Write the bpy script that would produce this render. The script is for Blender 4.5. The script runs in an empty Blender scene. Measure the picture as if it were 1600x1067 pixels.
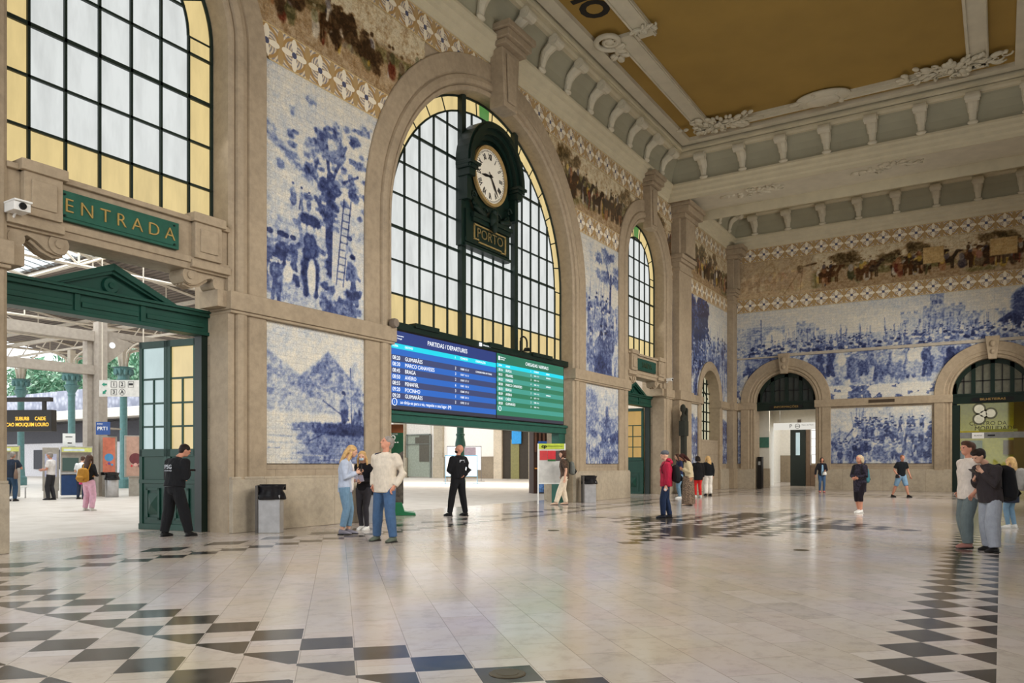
import bpy, bmesh, math, random
import numpy as np
from mathutils import Vector, Matrix
random.seed(7)
scn = bpy.context.scene
COL = scn.collection
# ------------------------------------------------------------------ camera, world, lights, exposure
H0, DW, LX = 1.35, 12.795, 43.08            # eye height, distance to left wall, distance to end wall
cam_d = bpy.data.cameras.new('camera'); cam = bpy.data.objects.new('camera', cam_d); COL.objects.link(cam)
cam.location = (0, -DW, H0)
cam.rotation_euler = (math.pi/2, 0, 0.564 - math.pi/2)
cam_d.sensor_width = 36; cam_d.lens = 1207.8/1600*36
cam_d.shift_y = (725-533.5)/1600
cam_d.clip_end = 600
scn.camera = cam
vs = scn.view_settings
vs.view_transform = 'Standard'; vs.look = 'None'; vs.gamma = 1; vs.use_curve_mapping = False
vs.exposure = 0.42
try:
    scn.cycles.use_denoising = True
    scn.cycles.max_bounces = 6; scn.cycles.diffuse_bounces = 4; scn.cycles.glossy_bounces = 3
    scn.cycles.transparent_max_bounces = 12
    scn.cycles.sample_clamp_indirect = 6
except Exception: pass
world = bpy.data.worlds.new('world'); scn.world = world; world.use_nodes = True
bg = world.node_tree.nodes['Background']
bg.inputs[0].default_value = (0.93, 0.97, 1.0, 1); bg.inputs[1].default_value = 1.5
def area_light(name, loc, aim, sx, sy, power, color, spread=170):
    l = bpy.data.lights.new(name, 'AREA'); l.shape = 'RECTANGLE'; l.size = sx; l.size_y = sy
    l.energy = power; l.color = color; l.spread = math.radians(spread)
    o = bpy.data.objects.new(name, l); COL.objects.link(o); o.location = loc
    o.rotation_euler = Vector(aim).to_track_quat('-Z', 'Y').to_euler(); o.visible_camera = False
    o.visible_glossy = False
    return o
# daylight through the street windows (right wall) and through the platform windows (left wall), plus added fill lamps
for i, (x, w) in enumerate(((7.8, 4), (19.35, 9), (30.9, 4))):
    area_light('street_window_and_fill_light', (x, -15.25, 7.0), (0, 1, -0.55), w, 8, 95*w, (1.0, 0.96, 0.91), 112)
    area_light('platform_window_light', (x, 0.3, 7.7), (0, -1, -0.8), w*.9, 5.5, 40*w, (1.0, 0.97, 0.92), 120)
area_light('street_window_and_fill_light', (39.6, -15.25, 5.6), (0, 1, -0.4), 3.2, 6, 330, (1.0, 0.96, 0.9), 120)  # fill lamp added for the end bay; the wall here has no window
area_light('street_window_and_fill_light', (31.5, -15.25, 7.0), (0.6, 1, -0.5), 3.5, 6, 330, (1.0, 0.96, 0.9), 130)  # extra lamp at the side window, added to brighten the end wall
area_light('street_window_and_fill_light', (-4.5, -7.7, 6.5), (1, 0, -0.35), 11, 8, 650, (0.9, 0.94, 1.0), 110)
# daylight through the glazed train shed roof, plus a fill lamp for the concourse
area_light('shed_skylight_and_fill_light', (15, 20, 10.8), (0, 0, -1), 9, 34, 2600, (0.95, 0.98, 1.0))
area_light('shed_skylight_and_fill_light', (46, 14, 7.3), (0.3, 0, -1), 20, 18, 4500, (1.0, 0.98, 0.95))  # fill lamp added under the solid concourse ceiling, which blocks the daylight
# ------------------------------------------------------------------ helpers
def srgb(r, g, b):
    f = lambda c: (c/255/12.92) if c/255 <= .04045 else ((c/255+.055)/1.055)**2.4
    return (f(r), f(g), f(b), 1)
class NT:
    """small shader-node expression builder"""
    def __init__(s, name):
        s.m = bpy.data.materials.new(name); s.m.use_nodes = True
        s.t = s.m.node_tree; s.b = s.t.nodes['Principled BSDF']; s.out = s.t.nodes['Material Output']
    def n(s, t, **k):
        o = s.t.nodes.new(t)
        for a, v in k.items(): setattr(o, a, v)
        return o
    def link(s, a, b): s.t.links.new(a, b)
    def put(s, sock, v):
        if isinstance(v, bpy.types.NodeSocket): s.link(v, sock)
        else: sock.default_value = v
    def mth(s, op, a, b=None, c=None):
        o = s.n('ShaderNodeMath', operation=op); s.put(o.inputs[0], a)
        if b is not None: s.put(o.inputs[1], b)
        if c is not None: s.put(o.inputs[2], c)
        return o.outputs[0]
    def xyz(s, kind='pos'):
        if kind == 'pos': v = s.n('ShaderNodeNewGeometry').outputs['Position']
        else: v = s.n('ShaderNodeTexCoord').outputs['Object']
        o = s.n('ShaderNodeSeparateXYZ'); s.link(v, o.inputs[0]); return o.outputs[0], o.outputs[1], o.outputs[2], v
    def vec(s, x, y, z=0.0):
        o = s.n('ShaderNodeCombineXYZ'); s.put(o.inputs[0], x); s.put(o.inputs[1], y); s.put(o.inputs[2], z); return o.outputs[0]
    def noise(s, v, scale, detail=4, rough=.55):
        o = s.n('ShaderNodeTexNoise'); o.inputs['Scale'].default_value = scale; o.inputs['Detail'].default_value = detail
        o.inputs['Roughness'].default_value = rough
        if v is not None: s.link(v, o.inputs['Vector'])
        return o.outputs['Fac']
    def ramp(s, f, stops):
        o = s.n('ShaderNodeValToRGB'); e = o.color_ramp.elements
        while len(e) < len(stops): e.new(.5)
        for el, (p, c) in zip(e, stops): el.position = p; el.color = c
        s.link(f, o.inputs[0]); return o.outputs[0]
    def mix(s, f, a, b, mode='MIX'):
        o = s.n('ShaderNodeMix', data_type='RGBA', blend_type=mode)
        s.put(o.inputs[0], f); s.put(o.inputs[6], a); s.put(o.inputs[7], b); return o.outputs[2]
    def bump(s, h, strength=.3, dist=.02):
        o = s.n('ShaderNodeBump'); o.inputs['Strength'].default_value = strength; o.inputs['Distance'].default_value = dist
        s.link(h, o.inputs['Height']); s.link(o.outputs[0], s.b.inputs['Normal'])
    def fin(s, col=None, rough=None, metal=None, spec=None):
        if col is not None: s.put(s.b.inputs['Base Color'], col)
        if rough is not None: s.put(s.b.inputs['Roughness'], rough)
        if metal is not None: s.b.inputs['Metallic'].default_value = metal
        if spec is not None: s.b.inputs['Specular IOR Level'].default_value = spec
        return s.m
_mc = {}
def flat(name, rgb, rough=.6, metal=0, var=.06, scale=6):
    """a plain painted / woven / metal surface with slight variation"""
    if name in _mc: return _mc[name]
    k = NT(name); c = srgb(*rgb); x, y, z, v = k.xyz('obj')
    f = k.noise(v, scale, 3)
    d = tuple(max(0, q*(1-var*2.2)) for q in c[:3])+(1,); l = tuple(min(1, q*(1+var*1.8)) for q in c[:3])+(1,)
    _mc[name] = k.fin(k.ramp(f, [(.3, d), (.7, l)]), rough, metal); return _mc[name]
def fabric(name, rgb, var=.05, scale=14, rough=.85):
    if name in _mc: return _mc[name]
    m = flat(name, rgb, rough, 0, var, scale); t = m.node_tree
    nz = t.nodes.new('ShaderNodeTexNoise'); nz.inputs['Scale'].default_value = 9; nz.inputs['Detail'].default_value = 2
    tc = t.nodes.new('ShaderNodeTexCoord'); mp = t.nodes.new('ShaderNodeMapping'); mp.inputs['Scale'].default_value = (1.6, 1.6, .55)
    t.links.new(tc.outputs['Object'], mp.inputs[0]); t.links.new(mp.outputs[0], nz.inputs['Vector'])
    bp = t.nodes.new('ShaderNodeBump'); bp.inputs['Strength'].default_value = .9; bp.inputs['Distance'].default_value = .03
    t.links.new(nz.outputs['Fac'], bp.inputs['Height']); t.links.new(bp.outputs[0], t.nodes['Principled BSDF'].inputs['Normal'])
    return m
def emit(name, rgb, s=1.0):
    if name in _mc: return _mc[name]
    k = NT(name); k.fin((0, 0, 0, 1), .3); k.b.inputs['Emission Color'].default_value = srgb(*rgb); k.b.inputs['Emission Strength'].default_value = s
    _mc[name] = k.m; return k.m

class MB:
    """collects shapes into one mesh"""
    def __init__(s): s.bm = bmesh.new(); s.mi = 0
    def faces(s, vs_, fs, mi=None):
        vv = [s.bm.verts.new(v) for v in vs_]
        for f in fs:
            try:
                q = s.bm.faces.new([vv[i] for i in f]); q.material_index = s.mi if mi is None else mi
            except ValueError: pass
        return vv
    def box(s, x0, x1, y0, y1, z0, z1, mi=None):
        s.faces([(x0,y0,z0),(x1,y0,z0),(x1,y1,z0),(x0,y1,z0),(x0,y0,z1),(x1,y0,z1),(x1,y1,z1),(x0,y1,z1)],
                [(0,3,2,1),(4,5,6,7),(0,1,5,4),(1,2,6,5),(2,3,7,6),(3,0,4,7)], mi); return s
    def poly(s, pts, d, mi=None):
        """prism: pts planar 3d polygon, extruded by vector d"""
        n = len(pts); P = [Vector(p) for p in pts]; Q = [p+Vector(d) for p in P]
        s.faces(P+Q, [tuple(range(n))[::-1], tuple(range(n, 2*n))]+[(i, (i+1) % n, n+(i+1) % n, n+i) for i in range(n)], mi); return s
    def quad(s, a, b, c, d, mi=None): s.faces([a, b, c, d], [(0, 1, 2, 3)], mi); return s
    def rings(s, rs, cap=True, closed=False, mi=None, cyc=True):
        n = len(rs[0]); vs_ = [p for r in rs for p in r]; fs = []
        m = len(rs); kk = range(m if closed else m-1)
        for k in kk:
            for i in range(n if cyc else n-1):
                a = k*n+i; b = k*n+(i+1) % n; k2 = (k+1) % m; c = k2*n+(i+1) % n; d = k2*n+i
                fs.append((a, b, c, d))
        if cap and not closed and cyc: fs += [tuple(range(n))[::-1], tuple(range((m-1)*n, m*n))]
        s.faces(vs_, fs, mi); return s
    def lathe(s, prof, c=(0, 0, 0), n=16, ax='z', mi=None, cap=True):
        rs = []
        for r, h in prof:
            r = max(r, 1e-4)
            ring = []
            for i in range(n):
                a = 2*math.pi*i/n; u, w = r*math.cos(a), r*math.sin(a)
                ring.append({'z': (c[0]+u, c[1]+w, c[2]+h), 'y': (c[0]+u, c[1]+h, c[2]-w), 'x': (c[0]+h, c[1]+u, c[2]+w)}[ax])
            rs.append(ring)
        return s.rings(rs, mi=mi, cap=cap)
    def tube(s, pts, rad, n=8, side=None, mi=None, cap=True):
        """pts list; rad: float | list of (a,b) half sizes; elliptical cross-sections"""
        P = [Vector(p) for p in pts]; m = len(P); rs = []
        if not isinstance(rad, (list, tuple)): rad = [rad]*m
        ref = Vector(side) if side else None
        for k in range(m):
            t = (P[min(k+1, m-1)]-P[max(k-1, 0)]).normalized()
            r = ref if ref is not None else (Vector((0, 0, 1)) if abs(t.z) < .9 else Vector((1, 0, 0)))
            u = (r - t*r.dot(t))
            if u.length < 1e-4: u = t.orthogonal()
            u.normalize(); w = t.cross(u)
            a, b = (rad[k] if isinstance(rad[k], (list, tuple)) else (rad[k], rad[k]))
            rs.append([P[k]+u*(a*math.cos(2*math.pi*i/n))+w*(b*math.sin(2*math.pi*i/n)) for i in range(n)])
        return s.rings(rs, cap=cap, mi=mi)
    def ball(s, c, rx, ry, rz, n=12, m=8, mi=None, rot=None):
        rs = []
        for j in range(m+1):
            ph = math.pi*j/m; ph = min(max(ph, .02), math.pi-.02)
            ring = []
            for i in range(n):
                a = 2*math.pi*i/n
                v = Vector((rx*math.sin(ph)*math.cos(a), ry*math.sin(ph)*math.sin(a), -rz*math.cos(ph)))
                if rot is not None: v = rot @ v
                ring.append(Vector(c)+v)
            rs.append(ring)
        return s.rings(rs, mi=mi)
    def xf(s, M):
        bmesh.ops.transform(s.bm, matrix=M, verts=s.bm.verts); return s
    def mesh(s, name, mats, smooth=False):
        bmesh.ops.recalc_face_normals(s.bm, faces=s.bm.faces)
        me = bpy.data.meshes.new(name); s.bm.to_mesh(me); s.bm.free()
        for m in (mats if isinstance(mats, (list, tuple)) else [mats]): me.materials.append(m)
        if smooth: me.polygons.foreach_set('use_smooth', [True]*len(me.polygons))
        return me
    def build(s, name, mats, parent=None, smooth=False, bevel=0):
        o = bpy.data.objects.new(name, s.mesh(name, mats, smooth)); COL.objects.link(o)
        if parent is not None: o.parent = parent
        if bevel:
            b = o.modifiers.new('bevel', 'BEVEL'); b.width = bevel; b.segments = 2; b.limit_method = 'ANGLE'
        return o
def sm(o):
    o.data.polygons.foreach_set('use_smooth', [True]*len(o.data.polygons)); return o
def thing(name, label, cat, loc=(0, 0, 0), rz=0, group=None):
    o = bpy.data.objects.new(name, None); COL.objects.link(o); o.location = loc; o.rotation_euler = (0, 0, rz)
    o.empty_display_size = .2
    return tag(o, label, cat, group)
def tag(o, label, cat, group=None, kind=None):
    o['label'] = label; o['category'] = cat
    if group: o['group'] = group
    if kind: o['kind'] = kind
    return o
def struct(o): o['kind'] = 'structure'; return o
def sempty(name, loc=(0, 0, 0)):
    o = bpy.data.objects.new(name, None); COL.objects.link(o); o.location = loc; return struct(o)
def dup(root, loc=None, rz=None, label=None):
    r = root.copy(); COL.objects.link(r)
    if loc is not None: r.location = loc
    if rz is not None: r.rotation_euler = (0, 0, rz)
    if label: r['label'] = label
    for ch in list(root.children):
        c = ch.copy(); COL.objects.link(c); c.parent = r
        for g in ch.children:
            d = g.copy(); COL.objects.link(d); d.parent = c
    return r
def text(s, size, mat, M, parent=None, name='lettering', ext=.004, align='CENTER', offset=0, wide=1.0, join=None):
    """raised lettering: M places a text lying in its XY plane"""
    cu = bpy.data.curves.new(name, 'FONT'); cu.body = s; cu.size = size; cu.extrude = ext; cu.align_x = align; cu.align_y = 'CENTER'; cu.offset = offset
    cu.materials.append(mat); cu.resolution_u = 3
    tmp = bpy.data.objects.new(name, cu); COL.objects.link(tmp)
    me = bpy.data.meshes.new_from_object(tmp.evaluated_get(bpy.context.evaluated_depsgraph_get()))
    bpy.data.objects.remove(tmp); bpy.data.curves.remove(cu)
    me.name = name; me.transform(M @ Matrix.Diagonal((wide, 1, 1, 1)))
    if not me.materials: me.materials.append(mat)
    if join is not None: join.append(me); return me
    o = bpy.data.objects.new(name, me); COL.objects.link(o)
    if parent is not None: o.parent = parent
    return o
def join_text(ms, name, mat, parent):
    bm = bmesh.new()
    for me in ms: bm.from_mesh(me); bpy.data.meshes.remove(me)
    me = bpy.data.meshes.new(name); bm.to_mesh(me); bm.free(); me.materials.append(mat)
    for p in me.polygons: p.material_index = 0
    o = bpy.data.objects.new(name, me); COL.objects.link(o); o.parent = parent
    return o
def face_neg_y(x, y, z): return Matrix.Translation((x, y, z)) @ Matrix.Rotation(math.pi/2, 4, 'X')
def face_neg_x(x, y, z): return Matrix.Translation((x, y, z)) @ Matrix.Rotation(-math.pi/2, 4, 'Z') @ Matrix.Rotation(math.pi/2, 4, 'X')
# ------------------------------------------------------------------ materials
def mk_stone(name, base=(168, 152, 130), joints=True, bw=1.1, bh=.62):
    k = NT(name); x, y, z, v = k.xyz()
    n1 = k.noise(v, .9, 6, .6); n2 = k.noise(v, 55, 3, .6); n3 = k.noise(v, 7, 5, .65)
    c = srgb(*base); d = tuple(q*.74 for q in c[:3])+(1,); l = tuple(min(1, q*1.18) for q in c[:3])+(1,)
    col = k.ramp(n1, [(.3, d), (.5, c), (.72, l)])
    col = k.mix(.22, col, k.ramp(n2, [(.35, d), (.65, l)]))
    col = k.mix(.3, col, k.ramp(n3, [(.35, (d[0]*.8, d[1]*.8, d[2]*.82, 1)), (.6, l)]))
    if joints:
        br = k.n('ShaderNodeTexBrick'); br.inputs['Scale'].default_value = 1; br.inputs['Brick Width'].default_value = bw
        br.inputs['Row Height'].default_value = bh; br.inputs['Mortar Size'].default_value = .005; br.inputs['Mortar Smooth'].default_value = .1
        br.inputs['Color1'].default_value = (.9, .9, .9, 1); br.inputs['Color2'].default_value = (1, .99, .97, 1); br.inputs['Mortar'].default_value = (.5, .48, .45, 1)
        k.link(k.vec(k.mth('ADD', x, y), z), br.inputs['Vector'])
        col = k.mix(1.0, col, br.outputs['Color'], 'MULTIPLY')
    k.bump(n3, .15, .01)
    return k.fin(col, .62)
STONE = mk_stone('granite_stone'); STONE_PLAIN = mk_stone('dressed_stone', (162, 145, 121), False)
STONE_LT = mk_stone('plinth_stone', (180, 167, 146), True, 1.9, 1.2)
PLASTER = flat('white_plaster', (204, 194, 166), .75, 0, .03, 2)
PLASTER_LT = flat('pale_plaster_rib', (208, 200, 178), .75, 0, .03, 2)
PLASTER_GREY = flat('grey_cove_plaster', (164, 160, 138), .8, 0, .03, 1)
GOLD = flat('ochre_paint', (158, 128, 62), .8, 0, .04, .6)
GREEN = flat('dark_green_paint', (22, 66, 54), .42, 0, .05, 3)
GREEN_DK = flat('blackish_green_paint', (16, 34, 28), .4, 0, .05, 3)
MUNTIN = flat('window_bar_paint', (24, 38, 32), .5)
BRONZE = flat('gilt_lettering', (176, 146, 84), .45, .3)
BLACK = flat('black_plastic', (18, 18, 20), .4)
STEEL = flat('brushed_steel', (200, 200, 202), .3, .6)
WHITE = flat('white_paint', (232, 230, 224), .5, 0, .02)
WHITE_STEEL = flat('cream_painted_steel', (206, 196, 180), .6, 0, .04)

def mk_floor():
    k = NT('marble_floor'); x, y, z, v = k.xyz()
    d = .54; xa, ya = 4.45, -6.34
    X = k.mth('DIVIDE', k.mth('SUBTRACT', x, xa), d); Y = k.mth('DIVIDE', k.mth('SUBTRACT', y, ya), d)
    u = k.mth('ADD', X, Y); w = k.mth('SUBTRACT', X, Y)
    i = k.mth('FLOOR', u); j = k.mth('FLOOR', w)
    s = k.mth('ADD', i, j); par = k.mth('SUBTRACT', 1, k.mth('ABSOLUTE', k.mth('MODULO', s, 2)))     # 1 on black cells
    cx = k.mth('MULTIPLY_ADD', k.mth('ADD', s, 1), d/2, xa); cy = k.mth('MULTIPLY_ADD', k.mth('SUBTRACT', i, j), d/2, ya)
    def inset(px, py):
        a = k.mth('MINIMUM', k.mth('SUBTRACT', px, 3.6), k.mth('SUBTRACT', 35.1, px))
        b = k.mth('MINIMUM', k.mth('ADD', py, 12.77), k.mth('SUBTRACT', -2.2, py))
        return k.mth('MINIMUM', a, b)
    e = inset(x, y); ec = inset(cx, cy)
    gt = lambda a, b: k.mth('GREATER_THAN', a, b)
    lt = lambda a, b: k.mth('LESS_THAN', a, b)
    mul = lambda *q: q[0] if len(q) == 1 else k.mth('MULTIPLY', q[0], mul(*q[1:]))
    m1 = mul(gt(e, 0), lt(ec, .84), gt(ec, -.4))
    m2 = mul(lt(e, -.25), gt(e, -.78))
    m3 = mul(lt(e, -1.02), gt(e, -1.55))
    band = k.mth('MAXIMUM', m1, k.mth('MAXIMUM', m2, m3))
    near = lt(x, 3.6)
    side = k.mth('SUBTRACT', 1, near)
    # beyond the saw-tooth band on the long sides: a row of separate lozenges
    fx = k.mth('SUBTRACT', k.mth('FRACT', k.mth('DIVIDE', x, 1.14)), .5)
    ly = k.mth('ABSOLUTE', k.mth('ADD', y, 1.62))
    loz = lt(k.mth('ADD', k.mth('MULTIPLY', k.mth('ABSOLUTE', fx), 1.14), k.mth('MULTIPLY', ly, 1.35)), .46)
    dark_side = mul(side, k.mth('MAXIMUM', mul(par, m1), mul(loz, lt(e, -.2))))
    ynear = mul(near, par, band, lt(y, -2.2))
    dark = k.mth('MAXIMUM', dark_side, k.mth('MAXIMUM', ynear, mul(near, loz)))
    # star of dark lozenges in the middle of the hall
    ax = k.mth('ABSOLUTE', k.mth('SUBTRACT', cx, 17.9)); ay = k.mth('ABSOLUTE', k.mth('ADD', cy, 7.6))
    rr = k.mth('ADD', k.mth('DIVIDE', ax, 5.2), k.mth('DIVIDE', ay, 3.3))
    arm = k.mth('MULTIPLY_ADD', k.mth('MINIMUM', ax, ay), 1.0, 0)
    star = mul(lt(rr, 1.0), k.mth('MAXIMUM', par, mul(lt(arm, .5), gt(rr, .42), lt(rr, .8))))
    rows = mul(par, gt(rr, 1.0), lt(rr, 1.22), lt(arm, .3))
    cell = k.n('ShaderNodeTexWhiteNoise', noise_dimensions='2D'); k.link(k.vec(i, j), cell.inputs['Vector'])
    dark = k.mth('MAXIMUM', dark, k.mth('MAXIMUM', star, rows))
    # far bay checkers
    far = mul(gt(x, 36.2), par, k.mth('MAXIMUM', mul(lt(x, 37.6), 1.0), mul(gt(x, 40.6), lt(x, 41.4))))
    dark = k.mth('MAXIMUM', dark, far)
    dark = mul(dark, lt(y, -.35))
    # marble
    c45, s45 = math.cos(math.pi/4), math.sin(math.pi/4)
    ru = k.mth('MULTIPLY', k.mth('ADD', x, y), c45); rv = k.mth('MULTIPLY', k.mth('SUBTRACT', y, x), c45)
    br = k.n('ShaderNodeTexBrick'); br.inputs['Scale'].default_value = 1; br.inputs['Brick Width'].default_value = .76
    br.inputs['Row Height'].default_value = .382; br.inputs['Mortar Size'].default_value = .0035; br.inputs['Mortar Smooth'].default_value = .2
    br.inputs['Color1'].default_value = (0, 0, 0, 1); br.inputs['Color2'].default_value = (1, 1, 1, 1); br.inputs['Mortar'].default_value = (.5, .5, .5, 1)
    k.link(k.vec(ru, rv), br.inputs['Vector'])
    tone = k.ramp(br.outputs['Color'], [(0, srgb(158, 148, 136)), (.35, srgb(178, 169, 158)), (.6, srgb(172, 157, 146)), (1, srgb(188, 180, 173))])
    vein = k.noise(v, 5.5, 9, .72); cloud = k.noise(v, .45, 3)
    tone = k.mix(.24, tone, k.ramp(vein, [(.38, srgb(120, 100, 92)), (.5, srgb(200, 186, 168)), (.7, srgb(208, 198, 188))]))
    tone = k.mix(.3, tone, k.ramp(cloud, [(.35, srgb(186, 172, 140)), (.65, srgb(190, 186, 200))]))
    tone = k.mix(k.mth('MULTIPLY', br.outputs['Fac'], .55), tone, srgb(112, 98, 86))
    blk = k.ramp(k.noise(v, 6, 5), [(.35, srgb(44, 40, 36)), (.7, srgb(66, 62, 58))])
    col = k.mix(dark, tone, blk)
    # beyond the doors: plain grey concourse paving
    out = k.mth('GREATER_THAN', y, 1.7)
    conc = k.ramp(k.noise(v, 1.2, 6, .6), [(.35, srgb(178, 168, 156)), (.65, srgb(198, 190, 180))])
    col = k.mix(out, col, conc)
    rn = k.noise(v, 3, 5, .6)
    rg = k.mth('ADD', .09, k.mth('MULTIPLY', rn, .14))
    rg = k.mth('ADD', rg, k.mth('MULTIPLY', out, .3))
    hb = k.noise(v, 2.2, 2); k.bump(hb, .05, .02)
    return k.fin(col, rg, spec=.75)
FLOOR = mk_floor()

def mk_border(along):
    """ornamental tile border: eight-petal stars, blue curls and ochre arcs; cells .75 m"""
    k = NT('ornamental_border_tile'); x, y, z, v = k.xyz()
    a = x if along == 'x' else y
    u = k.mth('SUBTRACT', k.mth('FRACT', k.mth('DIVIDE', a, .74)), .5)
    w = k.mth('SUBTRACT', k.mth('DIVIDE', k.mth('SUBTRACT', z, ZB0), .74), .5)
    def star(u, w, n, r0, p):
        r = k.mth('POWER', k.mth('ADD', k.mth('MULTIPLY', u, u), k.mth('MULTIPLY', w, w)), .5)
        th = k.mth('ARCTAN2', w, u)
        c = k.mth('POWER', k.mth('ABSOLUTE', k.mth('COSINE', k.mth('MULTIPLY', th, n))), p)
        return k.mth('LESS_THAN', r, k.mth('MULTIPLY_ADD', c, r0, .04)), r, th
    s1, r, th = star(u, w, 2, .42, 2.2)
    s2, r2, _ = star(u, w, 4, .3, 1.2)
    ring = k.mth('LESS_THAN', k.mth('ABSOLUTE', k.mth('SUBTRACT', r, .42)), .045)
    curl = k.mth('GREATER_THAN', k.mth('SINE', k.mth('ADD', k.mth('MULTIPLY', r, 60), k.mth('MULTIPLY', th, 8))), .1)
    u2 = k.mth('SUBTRACT', k.mth('ABSOLUTE', u), .5)
    s3, r3, _ = star(u2, w, 2, .44, 1.8)
    bg_ = k.ramp(k.noise(v, 30, 4), [(.4, srgb(222, 208, 182)), (.6, srgb(204, 186, 154))])
    col = k.mix(k.mth('MULTIPLY', curl, .72), bg_, srgb(92, 94, 118))
    col = k.mix(ring, col, srgb(168, 134, 84))
    col = k.mix(s3, col, srgb(172, 144, 100))
    col = k.mix(s1, col, srgb(232, 222, 200))
    core = k.mth('LESS_THAN', r, .09)
    col = k.mix(core, col, srgb(80, 84, 110))
    edge = k.mth('GREATER_THAN', k.mth('ABSOLUTE', w), .46)
    col = k.mix(edge, col, srgb(198, 172, 122))
    return k.fin(col, .3)
ZB0 = 9.70; BORDER_X = mk_border('x'); BORDER_Y = mk_border('y')
ZB0 = 12.43; BORDER2_X = mk_border('x'); BORDER2_Y = mk_border('y')
def mk_paint():
    """glazed tiles carrying a hand painted picture (per-point colour) with tile joints"""
    k = NT('painted_tile'); x, y, z, v = k.xyz()
    at = k.n('ShaderNodeAttribute', attribute_name='paint')
    nz = k.noise(v, 26, 6, .7)
    hsv = k.mix(.4, at.outputs['Color'], k.ramp(nz, [(.38, (0.3, .31, .36, 1)), (.6, (1, 1, 1, 1))]), 'MULTIPLY')
    col = k.mix(.22, hsv, k.ramp(k.noise(v, 60, 3, .7), [(.42, (.34, .34, .4, 1)), (.58, (1, 1, 1, 1))]), 'OVERLAY')
    br = k.n('ShaderNodeTexBrick'); br.offset = 0; br.inputs['Scale'].default_value = 1; br.inputs['Brick Width'].default_value = .28
    br.inputs['Row Height'].default_value = .14; br.inputs['Mortar Size'].default_value = .003; br.inputs['Mortar Smooth'].default_value = .3
    br.inputs['Color1'].default_value = (.9, .91, .93, 1); br.inputs['Color2'].default_value = (1, 1, 1, 1); br.inputs['Mortar'].default_value = (.62, .62, .66, 1)
    k.link(k.vec(k.mth('ADD', x, y), z), br.inputs['Vector'])
    col = k.mix(1, col, br.outputs['Color'], 'MULTIPLY')
    k.bump(k.noise(v, 8, 2), .12, .01)
    return k.fin(col, .16, spec=.5)
PAINT = mk_paint()
def mk_glass(name, rgb, s):
    k = NT(name); x, y, z, v = k.xyz()
    n = k.noise(k.vec(k.mth('MULTIPLY', x, 2.2), y, k.mth('MULTIPLY', z, .5)), 1.6, 5, .6)
    c = srgb(*rgb); d = tuple(q*.82 for q in c[:3])+(1,)
    col = k.ramp(n, [(.3, d), (.6, c)])
    k.fin((.05, .05, .05, 1), .25); k.link(col, k.b.inputs['Emission Color']); k.b.inputs['Emission Strength'].default_value = s
    return k.m
PANE_W = mk_glass('frosted_daylit_glass', (228, 232, 230), .70)
PANE_Y = mk_glass('amber_daylit_glass', (242, 216, 150), .64)
PANE_YD = mk_glass('deep_amber_glass', (206, 160, 62), .55)
PANE_G = mk_glass('green_glass', (96, 158, 80), .5)
PANE_B = mk_glass('pale_blue_glass', (200, 222, 222), .62)
def mk_clear(name='clear_glass', tint=(.9, .95, .95), a=.88):
    k = NT(name); tr = k.n('ShaderNodeBsdfTransparent'); tr.inputs[0].default_value = tint+(1,)
    gl = k.n('ShaderNodeBsdfGlossy'); gl.inputs['Roughness'].default_value = .03
    mx = k.n('ShaderNodeMixShader'); mx.inputs[0].default_value = 1-a
    k.link(tr.outputs[0], mx.inputs[1]); k.link(gl.outputs[0], mx.inputs[2]); k.link(mx.outputs[0], k.out.inputs[0]); return k.m
CLEAR = mk_clear()
# ------------------------------------------------------------------ the hall shell
CXS = 19.35                                   # middle of the long wall
ARCH = {'entrance': (7.8, 9.6, 2.0, 12.5), 'clock': (19.35, 7.4, 4.8, 13.15), 'side': (30.9, 9.6, 2.0, 12.5), 'niche': (39.35, 4.7, 1.5, 6.6)}
ZT = 17.0
mb = MB(); mb.box(-6, 75, -17, 115, -.3, 0)
struct(mb.build('floor', FLOOR))
def arch_z(x, cx, zs, h):
    return zs + math.sqrt(max(0, h*h-(x-cx)**2))
def wall_segment(mb, x0, x1, op, y0, y1, top):
    """wall from x0 to x1 with one arched opening op=(cx, zs, half, sill)"""
    cx, zs, h, sill = op
    mb.box(x0, cx-h, y0, y1, 0, top); mb.box(cx+h, x1, y0, y1, 0, top)
    if sill > 0: mb.box(cx-h, cx+h, y0, y1, 0, sill)
    n = 24
    for i in range(n):
        a0, a1 = math.pi*(1-i/n), math.pi*(1-(i+1)/n)
        p, q = (cx+h*math.cos(a0), zs+h*math.sin(a0)), (cx+h*math.cos(a1), zs+h*math.sin(a1))
        mb.poly([(p[0], y0, p[1]), (q[0], y0, q[1]), (q[0], y0, top), (p[0], y0, top)], (0, y1-y0, 0))
T = 1.0
mb = MB()
xs = [-5.7, 13.575, 26.5, 36.5, 43.08]
for (x0, x1), key in zip(zip(xs[:-1], xs[1:]), ('entrance', 'clock', 'side', 'niche')):
    cx, zs, h, _ = ARCH[key]; wall_segment(mb, x0, x1, (cx, zs, h, .0 if key != 'niche' else 2.6), 0, T, ZT)
struct(mb.build('wall_left', STONE))
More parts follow.
